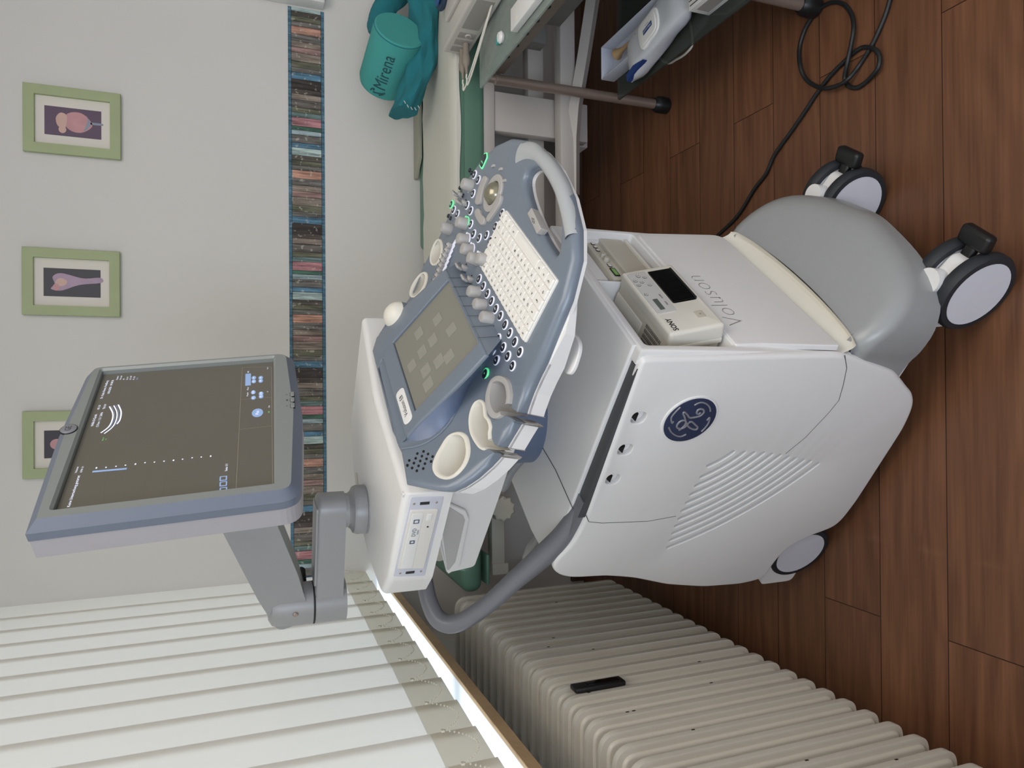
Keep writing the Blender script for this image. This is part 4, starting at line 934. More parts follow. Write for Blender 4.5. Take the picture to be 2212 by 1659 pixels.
def line(p, q, w_=.0006, m=UIL):
    p = np.array(p[:2]); q = np.array(q[:2]); d = (q-p)/np.linalg.norm(q-p); n_ = np.array([-d[1], d[0]])*w_/2
    b.add([(p[0]-n_[0], p[1]-n_[1], .0004), (q[0]-n_[0], q[1]-n_[1], .0004), (q[0]+n_[0], q[1]+n_[1], .0004), (p[0]+n_[0], p[1]+n_[1], .0004)], [[0, 1, 2, 3]], m, False)
def tx(s_, X, Y, size, m=UIW, al='LEFT', off=(0, 0)): p = S_(X, Y); b.text(s_, size*.56, m, TS, .0005, al, (p[0]+off[0], p[1]+off[1]))
zf = 2.553
P2 = lambda x, y: (x/zf, 650+y/zf)
tx('Keine Untersuchung gestartet', *P2(378, 1138), .0105); tx('Volumen', *P2(418, 950), .0075); tx('GYN 1/1', *P2(447, 948), .0075)
tx('RAB6-D/Gynäk.', *P2(508, 692), .0098); tx('12.9cm / 1.3 / 26Hz', *P2(536, 698), .0098); tx('MI 1.0', *P2(543, 600), .0095); tx('TIb 0.4', *P2(573, 598), .0095)
tx('Dr. Rado Rawa, Friedberg', *P2(560, 540), .0100); tx('18.06.2026   09:58:36', *P2(598, 514), .0095)
for i, t in enumerate(['Routine', 'Har-mid', '60', 'Gn 10', 'C7 / M7', 'P1 / E2', 'SRI 3']): tx(t, 645/zf+i*18.5/zf, 650+436/zf, .0072, UIW if i < 6 else UIB)
tx('Mikron', *P2(566, 772), .0055, UIG); tx('7.5', *P2(584, 768), .0055, UIG)
for arc, wd in (([(604, 583), (622, 620), (620, 655), (600, 695), (556, 729)], .0022), ([(628, 578), (645, 615), (642, 655), (620, 697), (575, 733)], .0018), ([(652, 573), (668, 612), (662, 655), (645, 680)], .0022), ([(615, 582), (632, 620), (630, 655), (608, 698)], .0006), ([(640, 576), (655, 615), (652, 655), (632, 690)], .0006)):
    pp = cspl([S_(*P2(*q)) for q in arc], 6, False)
    for i in range(len(pp)-1): line(pp[i], pp[i+1], wd, UIW if wd > .001 else UIB)
line(S_(*P2(510, 943)), S_(*P2(700, 926)), .0042, UIB)
for i, (x, y) in enumerate([(532, 922), (585, 919), (640, 913), (692, 907), (747, 901), (800, 893), (852, 890), (905, 885), (957, 880), (1007, 874), (1060, 866), (1110, 862), (1162, 857)]):
    p = S_(*P2(x, y)); b.plate(ell(.0012 if i % 4 else .002, .0012, p, 8), UIW, .0003, .0005, 0, T=TS, bottom=False)
tx('Seite 1/1', *P2(1248, 940), .0095)
for y in (980, 1010, 1042):
    p = S_(*P2(1232, y)); b.plate(rrect(.011, .011, .001, p), UIB, .0003, .0006, 0, T=TS, bottom=False); b.plate(rrect(.007, .007, .0005, p), SCRN, .0003, .0008, 0, T=TS, bottom=False)
tx('Unters.-Historie', *P2(1287, 1035), .0062, UID); tx('Scan Assistant', *P2(1294, 950), .0062, UID)
line(S_(*P2(1302, 1046)), S_(*P2(1336, 367))); line(S_(*P2(1504, 1030)), S_(*P2(1497, 365))); line(S_(*P2(1320, 710)), S_(*P2(1500, 690))); line(S_(*P2(1328, 545)), S_(*P2(1499, 532))); line(S_(*P2(1336, 367)), S_(*P2(1497, 365))); line(S_(*P2(1302, 1046)), S_(*P2(1504, 1030)))
line(S_(*P2(1368, 468)), S_(*P2(1369, 402)), .010, UIB); tx('Prozent', *P2(1365, 527), .0072); tx('95 sec', *P2(1367, 493), .0072); tx('50%', *P2(1369, 398), .0072)
for (x, y, t) in ((1398, 535, 'P1'), (1400, 445, 'P3'), (1440, 528, 'P2'), (1438, 442, 'P4'), (1397, 505, 'DVI'), (1440, 512, 'DVI'), (1400, 425, '>>'), (1438, 425, '>>')):
    p = S_(*P2(x, y)); b.plate(ell(.0065, .0042, p, 14), UIB, .0003, .0005, 0, T=TS, bottom=False); b.text(t, .006, UIW, TS, .0007, 'CENTER', p)
p = S_(*P2(1420, 618)); b.plate(ell(.013, .0095, p, 24), UIB, .0003, .0005, 0, T=TS, bottom=False); b.text('Pos', .008, UIW, TS, .0007, 'CENTER', p)
tx('Cine', *P2(1484, 590), .0065); tx('PRI', *P2(1484, 618), .0065, UIG); tx('Cnt 1', *P2(1476, 378), .0062); tx('1/1', *P2(1476, 505), .0062)
for k in range(4): line(S_(*P2(560+110*k+30, 925-12*k)), S_(*P2(560+110*k-0, 1110-20*k)), .0004, UID)
line(S_(*P2(700, 1010)), S_(*P2(1180, 962)), .0004, UID)
b.build('display_content', scr, 'scan display with white arcs and german text')
b = MB(); b.lathe([(.0125, .010), (.0125, .0135), (.0115, .0142), (0, .0142)], LOGOS, (.004, .169, 0), n=32); b.lathe([(.0135, .011), (.0132, .0132), (.0120, .0138)], INK, (.004, .169, 0), n=32, cap=False)
me_ = b.build('monitor_emblem', mo); b = MB(); b.text('GE', .013, DGREY, lambda v: (v[0]+.004, v[1]+.169, .0144+v[2]), .0002, sx=.8); b.build('monogram', me_)
b = MB()
for i, x in enumerate((-.018, .0, .018)):
    c = (x+.032, -.184); b.plate(rrect(.013, .007, .002, c), MONG, .010, .0135, .0008); b.plate(rrect(.0145, .0085, .0025, c), INK, .010, .0122, 0)
for t, x in (('<', -.018), ('ok', .0), ('I', .018)): b.text(t, .006, INK, lambda v: v, .0125, 'CENTER', (x+.032, -.1745))
b.build('menu_buttons', mo)
# ------------------------------------------------------------------ things in the printer bay (own top-level objects, machine frame)
def mthing(name, label, cat, group=None): return empty(name, label, cat, tuple(OM), MA, group)
pr = mthing('colour_printer', 'cream printer with keypad and smoked paper tray in the ultrasound machine, nearest the window', 'printer')
# front face plane: x across (+L), y up the face, z out
PO = np.array([.250, -.075, .563]); yv = np.array([-.025, 0, .103]); yv /= np.linalg.norm(yv); Tp = frame(PO, (0, 1, 0), yv); H_ = .106
b = MB(); b.plate(rpoly([(-.105, 0), (.105, 0), (.105, H_), (-.105, H_)], .008), CREAM, -.028, 0, .007, [rpoly([(-.02, .012), (.088, .012), (.088, .058), (-.02, .058)], .004)], T=Tp, seg=4, hr=.002)
b.box((-.0, H_/2, -.034), (.212, H_-.004, .012), CREAM, .003, T=Tp); b.build('front_panel', pr)
b = MB(); b.box((.105, -.075, .608), (.215, .206, .104), BEIGE, .006); bd = b.build('case', pr)
b = MB()
for i in range(14):
    for j in range(5): b.box((.150+.010*j, -.155+.0042*i, .6605), (.007, .0016, .0006), DGREY)
b.box((.17, -.03, .6605), (.03, .11, .002), CREAM, .001); b.build('vent_label', bd, 'small print and vents on the top')
b = MB(); b.box((.034, .035, -.012), (.106, .044, .018), BLACK, .003, T=Tp)
for i in range(6): b.box((-.012+.018*i, .036, -.002), (.0022, .040, .008), BLACK, .001, T=Tp)
b.box((.034, .0135, .001), (.106, .004, .006), BLACK, .001, T=Tp); b.box((.034, .037, .0015), (.106, .044, .0016), SMOKE, T=Tp); b.build('paper_tray', pr, 'smoked black paper tray')
b = MB(); PADM = mat('keypad_grey', 'C9C8C4', .45); b.plate(rpoly([(-.045, .063), (.092, .063), (.092, H_-.006), (-.045, H_-.006)], .004), PADM, 0, .0012, .0004, T=Tp)
for x, y, w_, h_ in ((.080, .082, .012, .008), (.065, .094, .009, .008), (.050, .094, .008, .008), (.058, .084, .008, .008), (.072, .072, .008, .008), (.045, .074, .008, .008), (.018, .094, .010, .007)):
    b.plate(ell(w_/2, h_/2, (x, y), 14), INK, .001, .0016, 0, T=Tp); b.plate(ell(w_/2-.0006, h_/2-.0006, (x, y), 14), PADM, .001, .002, 0, T=Tp); b.plate(ell(.001, .001, (x, y), 6), INK, .001, .0022, 0, T=Tp)
b.plate(rrect(.034, .009, .001, (-.018, .086)), mat('lcd_grey', '5D655F', .3), .001, .002, 0, T=Tp); b.text('ALARM', .0045, INK, lambda v: Tp((v[0], v[1], v[2]+.0013)), .0002, off=(.005, .071)); b.text('PRINT', .0045, INK, lambda v: Tp((v[0], v[1], v[2]+.0013)), .0002, off=(-.018, .071))
b.build('keypad', pr)
b = MB(); b.text('SONY', .0135, INK, lambda v: Tp((v[0], v[1], v[2]+.0004)), .0002, off=(-.080, .090), bold=.0003)
b.build('brand_lettering', pr); b = MB(); b.plate(rrect(.020, .016, .002, (-.066, .030)), BEIGE, 0, .0012, .0004, T=Tp); b.text('o', .006, INK, lambda v: Tp((v[0], v[1], v[2]+.0014)), .0002, off=(-.066, .030)); b.build('power_button', pr)
p2_ = mthing('video_printer', 'small beige printer with two knobs and green display beside the larger cream printer', 'printer')
b = MB(); b.box((.105, .125, .622), (.19, .154, .088), BEIGE, .006); b.build('case', p2_)
PO2 = np.array([.2005, .125, .579]); Tq = frame(PO2, (0, 1, 0), (0, 0, 1))
b = MB(); b.plate(rpoly([(-.076, .002), (.076, .002), (.076, .058), (-.076, .058)], .006), BEIGE, -.002, .010, .004, T=Tq); b.plate(rpoly([(-.070, -.006), (.070, -.006), (.070, .0), (-.070, .0)], .002), CREAM, -.01, .014, .001, T=Tq); b.build('door', p2_)
b = MB()
for x in (.066, .052, .038): b.plate(rrect(.009, .008, .002, (x, .073)), INK, 0, .0015, 0, T=Tq); b.plate(rrect(.008, .007, .002, (x, .073)), CREAM, 0, .002, .0004, T=Tq)
for x in (.010, -.006): b.lathe([(.0062, 0), (.0062, .006), (.005, .009), (0, .009)], BEIGE, n=14, T=lambda v, x=x: Tq((x+v[0], .073+v[1], v[2])))
b.plate(rrect(.013, .008, .002, (-.025, .073)), INK, 0, .0015, 0, T=Tq); b.plate(rrect(.012, .007, .002, (-.025, .073)), CREAM, 0, .002, .0004, T=Tq)
b.plate(rrect(.030, .012, .001, (-.052, .073)), BLACK, 0, .0015, 0, T=Tq); b.plate(rrect(.024, .008, .001, (-.052, .073)), mat('lcd_green', '5E7F4A', .4, emit='6E9A50', es=.3), 0, .002, 0, T=Tq)
b.build('control_strip', p2_)
# transducer in the far holder
tr_ = mthing('ultrasound_probe', 'white domed ultrasound probe standing in the far holder behind the touch screen', 'probe')
p = KP+KR@ks(861, 684, .02); ax = np.array([0, 0, 1.])
b = MB(); b.lathe([(.012, -.10), (.018, -.07), (.026, -.028), (.030, -.004)], BLUEG, p, n=28, cap=False); b.build('handle', tr_, 'blue grey handle')
b = MB(); b.lathe([(.0302, -.004)]+[(.0302*cos(q), .030*sin(q)) for q in np.linspace(.05, pi/2, 9)], CREAM, p, n=28); b.build('lens', tr_, 'ivory domed lens')

# ------------------------------------------------------------------ examination couch
cz = .70
co = empty('examination_couch', 'green vinyl examination couch on a white frame along the back wall', 'couch', (1.3, 2.45, 0))
o_ = np.array([1.3, 2.45, 0]); Tc = lambda v: np.array(v)-o_
b = MB(); b.box((.95+.75, 2.435, .645), (2.35, .50, .10), COUCHG, .022, 4, T=Tc); b.box((.95+.75, 2.187, .680), (2.35, .006, .028), COUCHG, .003, T=Tc); b.build('mattress', co)
b = MB(); b.box((.23, 2.42, .655), (.52, .46, .08), COUCHG, .03, 5, T=lambda v: Tc((v[0]+0, v[1], v[2]-.12*max(0, .40-v[0])))); b.build('foot_section', co)
b = MB()
b.box((1.7, 2.22, .58), (2.4, .05, .04), FRAMEW, .004, T=Tc); b.box((1.7, 2.60, .58), (2.4, .05, .04), FRAMEW, .004, T=Tc)
b.box((1.4, 2.16, .325), (1.9, .05, .055), FRAMEW, .005, T=Tc); b.box((1.15, 2.30, .38), (1.4, .05, .06), FRAMEW, .005, T=Tc); b.box((1.4, 2.55, .22), (1.7, .05, .05), FRAMEW, .005, T=Tc)
b.box((.905, 2.22, .39), (.13, .04, .34), FRAMEW, .004, T=Tc); b.box((.905, 2.5, .22), (.13, .50, .05), FRAMEW, .004, T=Tc); b.box((.905, 2.36, .235), (.12, .30, .04), FRAMEW, .004, T=Tc)
for (x, y) in ((2.0, 2.24), (2.0, 2.60)): b.box((x, y, .115), (.05, .05, .20), FRAMEW, .004, T=Tc); b.lathe([(.025, 0), (.025, .02), (.01, .03)], BLACK, np.array((x, y, 0))-o_, n=14)
b.build('frame', co)
b = MB(); Rr = rot(0, 0); b.tube([Tc(onz(1238, 420, .30)), Tc(onz(1238, 300, .30)), Tc(onz(1243, 232, .30)), Tc(onz(1262, 120, .28)), Tc(onz(1285, -30, .26)), Tc(onz(1300, -160, .24))], .024, FRAMEW, 4); b.build('lift_lever', co)
# adjustable leg seen behind the machine
b = MB()
q0 = ony(1071, 1062, 2.42); q1 = ony(1071, 1212, 2.42)
b.box(((q0[0]+q1[0])/2, 2.42, q0[2]), (abs(q0[0]-q1[0])+.02, .045, .048), CAPW, .003, T=Tc); qe = ony(1076, 1226, 2.42); b.box(qe, (.040, .052, .062), CAPW, .004, T=Tc); b.box(qe+np.array([.03, .12, .03]), (.03, .20, .022), CAPW, .003, R=rot(radians(-12), 0), T=Tc)
b.build('stirrup_bar', co)
pk = ony(1085, 1098, 2.36); b = MB(); n = 60
b.plate([((.042+.0035*cos(10*t))*cos(t), (.042+.0035*cos(10*t))*sin(t)) for t in np.linspace(0, 2*pi, n, endpoint=False)], CAPW, -.02, .018, .008, T=lambda v: Tc((pk[0]+v[0], pk[1]-v[2], pk[2]+v[1]))); b.build('star_knob', co)
b = MB(); g = ony(975, 1205, 2.40); b.box((-.36, 2.44, .63), (.62, .40, .07), COUCHG, .03, 5, T=lambda v: Tc((v[0], v[1], v[2]))); b.box((-.60, 2.36, .575), (.10, .22, .012), COUCHG, .005, T=Tc); b.build('leg_cushion', co)
b = MB(); w1 = ony(948, 1190, 2.23); b.lathe([(.030, -.008), (.032, 0), (.030, .012), (.015, .016), (0, .016)], CAPW, Tc(w1), np.array([[1, 0, 0], [0, 0, -1], [0, 1, 0]]), 24); b.build('side_knob', co)
# paper cover on the couch
b = MB(); G = []
for i in range(46):
    x = .28+i*.045; wv = .006*sin(i*1.3)+.004*sin(i*2.9)
    G.append([(x, 2.592+wv, .7005), (x, 2.57+wv, .7022), (x, 2.45, .7024), (x, 2.25, .7022), (x, 2.193, .7018), (x, 2.180, .694), (x, 2.1785, .684+.003*sin(i*.9))])
b.grid(G, PAPER); b.grid([[(p[0], p[1], p[2]-.0008) for p in g] for g in G], PAPER); pc = b.build('paper_cover'); tag(pc, 'white paper sheet covering the green examination couch', 'paper')
# head part cushion (beige) between the paper and the wall
HB = mat('beige_vinyl', '9C9C8C', .6, noise=.04)
b = MB(); b.plate([(.80, 2.675), (.86, 2.61), (2.2, 2.61), (2.2, 2.695), (.80, 2.695)], HB, .700, .712, .003); hd = b.build('head_pad'); tag(hd, 'flat beige pad lying between paper cover and back wall', 'pad')

# ------------------------------------------------------------------ bolster and fleece blanket
p0 = onz(868, 72, .82); p1 = onz(826, 196, .83)
c0 = np.array([1.255, 2.42, .790]); 
A0 = ony(864, 62, 2.35); A1 = ony(824, 188, 2.56)
ax = A1-A0; Lb = np.linalg.norm(ax); ax /= Lb; s1 = np.cross(ax, [0, 0, 1.]); s1 /= np.linalg.norm(s1); s2 = np.cross(s1, ax)
Rb = np.array([s1, s2, ax]).T; rb = .086
b = MB(); b.lathe([(0, .004), (rb*.6, .003), (rb*.93, .002), (rb*.985, .006), (rb*.99, .010), (rb, .016), (rb, Lb*.5), (rb, Lb-.03), (rb*.93, Lb-.012), (rb*.6, Lb), (0, Lb+.003)], TEAL, A0, Rb, 48)
b.tube([A0+Rb@np.array([rb*.992*cos(t), rb*.992*sin(t), .008]) for t in np.linspace(0, 2*pi, 48, endpoint=False)], .0016, TEALD, 6, closed=True)
bo = b.build('bolster'); tag(bo, 'turquoise cylindrical bolster with dark lettering resting on the folded blanket', 'bolster cushion')
INKT = mat('print_dark_teal', '1E4A50', .8)
def Tbol(v):  # lettering wrapped round the side facing the room
    vis = A0+ax*Lb*.5; toc = O-vis; a0 = atan2(toc@s2, toc@s1)-.05
    ang = a0-(v[1])/rb; return A0+Rb@np.array([(rb+.0012)*cos(ang), (rb+.0012)*sin(ang), Lb*.50-v[0]*.80])
b = MB()
cu_t = MB(); cu_t.text('Mirena', .062, INKT, lambda v: v, 0)
def subdiv(vs, fs): return vs, fs
Tn = lambda v: Tbol((v[0], v[1]))
bmt = bmesh.new(); vv = [bmt.verts.new(v) for v in cu_t.v]
for f in cu_t.f:
    try: bmt.faces.new([vv[i] for i in f])
    except ValueError: pass
for yy in np.arange(-.04, .045, .005): bmesh.ops.bisect_plane(bmt, geom=list(bmt.verts)+list(bmt.edges)+list(bmt.faces), plane_co=(0, float(yy), 0), plane_no=(0, 1, 0), dist=1e-6)
b.addbm(bmt, INKT, False, Tn)
for st in ([(-.112, .018), (-.106, -.002), (-.098, -.018), (-.095, -.022)], [(-.110, .028), (-.100, .025), (-.095, .017), (-.104, .018)], [(-.114, -.004), (-.107, -.013), (-.101, -.018)]): b.tube([Tn(q) for q in cspl(st, 4, False)], .0022, INKT, 6)
b.build('lettering', bo, 'dark lettering reading Mirena')
b = MB(); G = []
def bc(X, Y, y): return ony(X, Y, y)
rng = random.Random(3)
lay = [[(800, -30), (797, 20), (797, 70), (805, 95)], ]
path = [(915, -60), (940, -20), (951, 40), (952, 100), (940, 150), (922, 200), (900, 245)]
lo = []; 
for i, (X, Y) in enumerate(cspl(path, 12, False)):
    t = i/72; i = i/2; c = ony(X-32, Y, 2.40); wd = .050-.008*t; row = []
    for k in range(41):
        a = 2*pi*k/40; rr_ = wd*(1+.16*sin(3*a+i*.35)+.07*sin(7*a-i*.5)); row.append((c[0]+.03*cos(a)*0+rr_*.25*sin(i*.5)*0, c[1]+rr_*1.35*cos(a), max(.7045, c[2]+rr_*sin(a))))
    G.append(row)
b.grid(G, TEALD); b.add(G[-1][:-1], [list(range(40))], TEALD); b.add(G[0][:-1], [list(range(40))], TEALD)
G = []
for i, (X, Y) in enumerate(cspl([(905, -60), (870, -30), (845, -10), (820, 10), (803, 60), (800, 82)], 5, False)):
    c = ony(X+14, Y+0, 2.56); row = []
    for k in range(17):
        a = 2*pi*k/16; rr_ = .040*(1+.15*sin(3*a+i*.5)); row.append((c[0]+rr_*.7*sin(a+.6), c[1]+rr_*cos(a), c[2]+rr_*.8*sin(a)))
    G.append(row)
b.grid(G, TEALD); b.add(G[-1][:-1], [list(range(16))], TEALD)
bk = b.build('fleece_blanket'); tag(bk, 'dark turquoise fleece blanket folded under the bolster on the couch', 'blanket')
b = MB()
for X, Y in [(866, 242), (872, 250), (880, 255), (888, 256), (895, 252)]: 
    q = ony(X-2, Y, 2.40); b.tube([q+np.array([-.004, -.088, 0]), q+np.array([.004, -.09, .006])], .0012, PAPER, 5)
b.build('edge_stitching', bk)

# ------------------------------------------------------------------ glass trolley
TX_ = .937
tr = empty('glass_trolley', 'two-tier glass trolley with copper-brown steel legs at the right edge', 'trolley', (1.2, 1.75, 0)); ot = np.array([1.2, 1.75, 0]); Tt_ = lambda v: np.array(v)-ot
GZ, GZ2 = .655, .235
def tier(z): 
    c = onz(1036, 193, GZ) if z == GZ else onz(1334, 217, GZ2); return c
cA = onz(1036, 193, GZ); cB = onz(1334, 217, GZ2)
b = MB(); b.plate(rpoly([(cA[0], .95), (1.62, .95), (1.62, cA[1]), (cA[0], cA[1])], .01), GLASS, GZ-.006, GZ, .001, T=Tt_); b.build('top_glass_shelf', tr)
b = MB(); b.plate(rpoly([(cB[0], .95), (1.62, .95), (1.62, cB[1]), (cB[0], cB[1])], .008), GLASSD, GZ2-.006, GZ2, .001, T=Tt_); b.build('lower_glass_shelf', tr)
for (x, y) in ((TX_, 2.045), (TX_, 1.385), (1.58, 2.045), (1.58, 1.385)):
    b = MB(); b.lathe([(.0155, .055), (.0155, .60), (.0165, .603), (.0165, .612), (.012, .615), (.012, .648)], STEEL, Tt_((x, y, 0)), n=24); lg_ = b.build('leg', tr)
    b = MB(); b.lathe([(.020, 0), (.0255, .006), (.027, .03), (.025, .045), (.019, .055), (0, .055)], BLACK, Tt_((x, y, 0)), n=24); b.build('foot', lg_)
BAR = mat('bronze_bar', '857A70', .45, metal=.3, noise=.06)
b = MB(); b.box((TX_+.020, 1.715, .618), (.010, .64, .060), BAR, .001, T=Tt_)
for y in np.arange(1.42, 1.98, .072): b.lathe([(.0095, 0), (.0095, .0012), (0, .0012)], BLACK, Tt_((TX_+.0148, y, .620)), np.array([[0, 0, -1], [0, 1, 0], [1, 0, 0]]), 16)
b.box((1.26, 2.045, .622), (.62, .010, .050), BAR, .001, T=Tt_); b.build('perforated_rail', tr)
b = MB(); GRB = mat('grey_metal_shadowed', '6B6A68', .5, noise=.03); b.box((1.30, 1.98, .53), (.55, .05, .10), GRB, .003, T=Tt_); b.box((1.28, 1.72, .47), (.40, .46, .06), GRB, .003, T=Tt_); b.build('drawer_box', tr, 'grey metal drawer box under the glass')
# monitor box on the trolley
DEVW = mat('device_white', 'C4BFB8', .45, noise=.02); DEVG = mat('device_grey', '9A958F', .5, noise=.02)
dv = empty('fetal_monitor', 'white medical recorder with two grey plugs on the glass trolley', 'medical device', (1.15, 1.8, GZ)); od = np.array([1.15, 1.8, GZ])
k0 = onz(1012, 120, GZ+.006); k1 = onz(1062, 40, GZ+.006)
dirx = np.array([0, -1., 0])
W0 = onz(1010, 122, GZ+.006)[:2]; W1 = onz(1072, 20, GZ+.006)[:2]; dd = W1-W0; dd /= np.linalg.norm(dd); nn_ = np.array([-dd[1], dd[0]])*1.0
if nn_[0] < 0: nn_ = -nn_
Tdv = frame((W0[0]-od[0], W0[1]-od[1], .004), (dd[0], dd[1], 0), (0, 0, 1), (nn_[0], nn_[1], 0)); 
hD = .085
b = MB(); b.box((.20, hD/2, .14), (.40, hD, .28), DEVW, .008, 4, T=Tdv); b.box((.23, hD+.006, .15), (.30, .014, .20), DEVW, .005, 3, T=Tdv); b.build('case', dv)
b = MB()
for x in (.035, .075, .115): b.plate(rrect(.030, .052, .003, (x, .040)), DEVG, -.0, .0016, .0005, T=lambda v: Tdv((v[0], v[1], -v[2])))
b.plate(ell(.010, .010, (.115, .036), 20), DEVW, 0, .004, .001, T=lambda v: Tdv((v[0], v[1], -v[2]))); b.plate(ell(.0075, .0075, (.115, .036), 20), DEVG, 0, .0045, .001, T=lambda v: Tdv((v[0], v[1], -v[2])))
b.plate(rpoly([(.15, .015), (.30, .015), (.30, .068), (.15, .068)], .004), DEVG, 0, .001, .0004, T=lambda v: Tdv((v[0], v[1], -v[2]))); b.build('socket_panel', dv)
PLG = mat('plug_taupe', '8C8175', .6, noise=.04)
for i, x in enumerate((.035, .072)):
    a0_ = Tdv((x, .030, -.002)); b = MB(); hgt = -.0
    pts = [a0_, a0_+np.array([-.020, -.004, 0]), a0_+np.array([-.040, -.004, -.001])]
    dr = Tdv((x, .030, -.05))-a0_; dr /= np.linalg.norm(dr)
    b.tube([a0_, a0_+dr*.018, a0_+dr*.030, a0_+dr*.045, a0_+dr*.060, a0_+dr*.070, a0_+dr*.074, a0_+dr*.095], [.0095, .0095, .0098, .0125, .0125, .008, .005, .0035], PLG, 16); b.build('plug', dv, 'taupe moulded plug')
    c_end = a0_+dr*.093; b = MB()
    P = cspl([c_end, c_end+dr*.015, c_end+dr*.022+np.array([.008, -.03, -.006]), np.array([.02+.012*i, -.10, .02]), np.array([-.035+.02*i, -.22, .012]), np.array([.02+.03*i, -.45, .006]), np.array([.05+.03*i, -.75, .006])], 8, False); b.tube(P, .0026, CREAM, 8); b.build('cable', dv, 'cream cable running over the glass')
b = MB()
for (x, y) in ((.0, -.30), (.022, -.31)): b.box((x-.022, y, .012), (.012, .05, .010), WHITE, .002)
b.build('cable_tag', dv, 'white cable tags')
# belt buckle + blue belt on top of the device
BLU = mat('blue_belt', '2C5688', .7, noise=.08, bump=.3, bscale=700); NVB = mat('navy_transducer', '24374E', .5, noise=.05)
q = np.array([W0[0], W0[1], GZ+.004])+np.array([dd[0], dd[1], 0])*.085+np.array([nn_[0], nn_[1], 0])*.13
bt_ = empty('transducer_disc', 'round blue transducer with strap lying on the white recorder', 'transducer', (q[0], q[1], GZ+.004+hD+.013))
b = MB(); b.lathe([(.040, 0), (.044, .006), (.043, .014), (.036, .020), (0, .022)], NVB, n=32); b.build('body', bt_)
b = MB(); b.box((0, 0, .027), (.085, .024, .008), BLU, .003, R=rot(.5, 0)); b.box((.0, 0, .034), (.03, .012, .008), WHITE, .003, R=rot(.5, 0)); b.build('strap', bt_, 'blue strap with white toggle')
q = onz(1120, 40, GZ+.012)
rm = empty('white_remote_box', 'flat white plastic box lying near the front edge of the top glass shelf', 'box', (q[0], q[1], GZ))
b = MB(); b.box((.010, -.06, .011), (.060, .19, .020), WHITE, .003, 3); b.plate(ell(.006, .012, (0, 0), 20), CREAM, .0205, .0215, .0004); b.build('case', rm)
q = onz(1078, 80, GZ+.01); b = MB(); o8 = np.array([q[0], q[1], GZ]); b.lathe([(.014, 0), (.017, .006), (.012, .013), (0, .015)], WHITE, o8, n=24); b.box(o8+np.array([-.004, .012, .008]), (.022, .016, .012), TEAL, .004, 3); cp = b.build('cable_clip'); tag(cp, 'small white and teal clip lying on the top glass beside the cream cables', 'clip')
# items on the lower shelf
q = onz(1318, 160, GZ2+.02); q2 = onz(1310, 5, GZ2+.02); 
tx0, ty0 = onz(1330, 170, GZ2)[:2]
ty_ = empty('white_tray', 'narrow white open tray on the lower glass shelf', 'tray', (tx0+.045, ty0-.16, GZ2))
b = MB(); W_, L__, Hh_ = .100, .34, .045
TRY = mat('tray_white', 'C6CAD6', .5)
for (c, s_) in (((0, 0, .002), (W_, L__, .004)), ((-W_/2, 0, Hh_/2), (.003, L__, Hh_)), ((W_/2, 0, Hh_/2), (.003, L__, Hh_)), ((0, L__/2, Hh_/2), (W_, .003, Hh_)), ((0, -L__/2, Hh_/2), (W_, .003, Hh_))): b.box(c, s_, TRY, .001)
b.build('tray_body', ty_)
ph = np.array([tx0+.045, ty0-.16, GZ2+.004]); b = MB(); Rz_ = np.array([[1, 0, 0], [0, 0, -1], [0, 1, 0]]).T
b.lathe([(.022, -.10), (.024, -.094), (.011, -.080), (.007, -.05), (.006, 0), (.007, .06), (.012, .085), (.018, .098), (.012, .100)], WOOD, (ph[0], ph[1], ph[2]+.026), np.array([[1, 0, 0], [0, 0, 1], [0, 1, 0]]), 24); pn = b.build('pinard_horn'); tag(pn, 'pale wooden listening horn lying in the narrow white tray', 'listening horn')
# pack of wipes
w0 = onz(1412, 80, GZ2+.045); wp_ = empty('wipes_pack', 'soft white pack of wipes with blue corner and oval lid on the lower shelf', 'wipes pack', (w0[0]+.02, w0[1]-.0, GZ2)); wp_.rotation_euler = (0, 0, radians(14))
FOIL = mat('foil_white', 'BFC2C8', .3, noise=.03, bump=.6, bscale=35, coat=.5)
b = MB(); G = []
for i in range(17):
    t = i/16; y = -.155+.31*t; e_ = min(1, 7*t, 7*(1-t)); row = []
    for k in range(25):
        a = 2*pi*k/24; cx = .060*np.sign(cos(a))*abs(cos(a))**.5*(.85+.15*e_); cz_ = .030+(.028*np.sign(sin(a))*abs(sin(a))**.6)*(.12+.88*e_)
        row.append((cx+.002*sin(9*t+a*3), y, cz_+.0015*sin(17*t+a*4)*e_+.002))
    G.append(row)
b.grid(G, FOIL); b.build('pouch', wp_)
b = MB(); b.plate(cspl([(-.030, -.045), (.030, -.045), (.038, 0), (.032, .045), (-.032, .045), (-.038, 0)], 6), WHITE, .055, .064, .004); b.plate(cspl([(-.024, -.036), (.024, -.036), (.030, 0), (.025, .036), (-.025, .036), (-.030, 0)], 6), WHITE, .060, .066, .002); ld = b.build('lid', wp_)
b = MB(); b.plate(rrect(.014, .044, .001, (0, -.002)), mat('label_blue', '24407C', .4), .066, .0665, 0); b.text('Mikrozid', .0105, WHITE, lambda v: (-v[1], v[0]-.002, .0668+v[2]), .0001); b.text('Tissues', .006, MATS['label_blue'], lambda v: (-v[1]+.013, v[0]-.002, .0664+v[2]), .0001); b.build('label', ld, 'blue label with white lettering')
b = MB(); b.plate([(-.058, .05), (-.038, .10), (-.034, .150), (-.055, .150)], MATS['label_blue'], .044, .0585, 0, T=lambda v: (v[0], v[1], v[2]-.10*max(0, v[1]-.09))); 
b.build('blue_corner', wp_, 'dark blue printed corner')
b = MB()
for i in range(13): b.box((.040+.0015*i, .045-.0*i, .0570-.0018*i), (.0008, .055, .0006), INK)
for i in range(10): b.box((.040+.0015*i, -.06, .0570-.0018*i), (.0008, .045, .0006), INK)
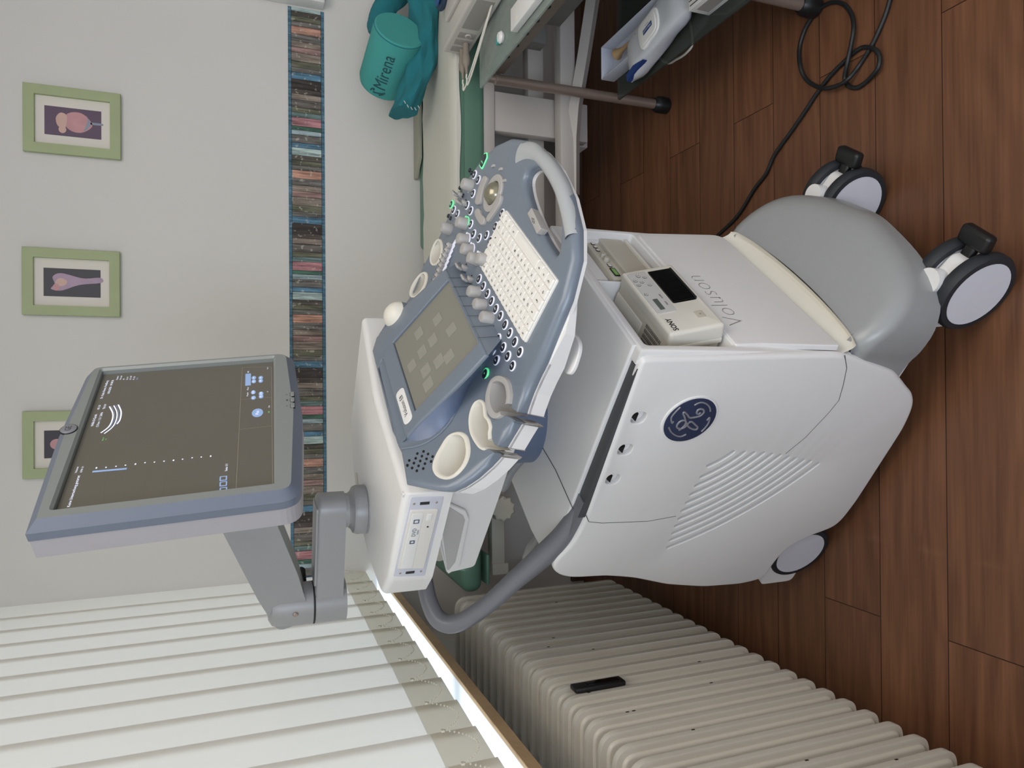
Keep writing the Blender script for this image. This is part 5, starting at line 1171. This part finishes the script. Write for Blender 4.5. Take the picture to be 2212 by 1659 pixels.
b.build('small_print', wp_, 'lines of small print')
q = onz(1515, 12, GZ2+.03); b = MB(); o7 = np.array([q[0]+.025, q[1]-.04, GZ2]); b.box(o7+np.array([.02, -.02, .03]), (.12, .14, .06), WHITE, .001)
for i in range(7): b.box(o7+np.array([-.03+.012*i, .02, .0605]), (.0022, .05+.006*(i % 3), .0006), INK)
b.box(o7+np.array([-.0405, .0, .03]), (.0006, .07, .035), INK*1 if False else DEVG); lf = b.build('white_carton'); tag(lf, 'white carton with black print at the top right corner on the lower shelf', 'carton')
q = onz(1352, -42, GZ2); b = MB(); b.lathe([(.040, 0), (.045, .008), (.045, .09), (.035, .10), (0, .10)], mat('jar_white', 'C4CADA', .35), (q[0], q[1], GZ2), n=28); jr = b.build('white_jar'); tag(jr, 'white plastic jar beside the narrow tray, cut by the picture edge', 'jar')
q = [onz(X, Y, .16) for X, Y in ((1438, 135), (1462, 128), (1485, 112), (1496, 88))]; b = MB(); b.tube(cspl([q[0]+np.array([.05, .02, .06])]+q+[q[-1]+np.array([.05, -.06, .06])], 6, False), .0035, CREAM, 8); hs_ = b.build('hanging_hose'); tag(hs_, 'thin grey hose hanging below the lower glass shelf', 'hose')

# ------------------------------------------------------------------ power cable on the floor
CAB = mat('black_cable', '17191B', .5, noise=.1)
f5 = lambda x, y: (1650+x/2.963, y/2.963)
px = [(1528, 530), (1590, 470), (1630, 408), (1655, 375)]+[f5(*q) for q in [(70, 990), (170, 850), (260, 720), (345, 590), (430, 480), (530, 380), (600, 320), (650, 302), (715, 320), (742, 375), (725, 445), (660, 520), (600, 560), (545, 552), (518, 500), (535, 400), (560, 280), (575, 170), (555, 80), (500, 22), (420, 20), (340, 75), (265, 185), (228, 310), (232, 420), (265, 500), (330, 550), (400, 565), (480, 545), (540, 505), (610, 420), (680, 310), (730, 210), (780, 90), (812, -20), (840, -140)]]
zz = []
P = []
for i, (X, Y) in enumerate(px):
    z = .0058
    if i in (12, 13, 14, 28+0): z = .012
    if 19 <= i <= 21: z = .016
    if i in (31, 32, 33): z = .020
    P.append(onz(X, Y, z))
b = MB(); b.tube(cspl([P[0]+np.array([-.06, .02, .04])]+P, 6, False), .0052, CAB, 10); cb = b.build('power_cable'); tag(cb, 'black power cable looping across the wooden floor', 'cable')

me_dummy = None
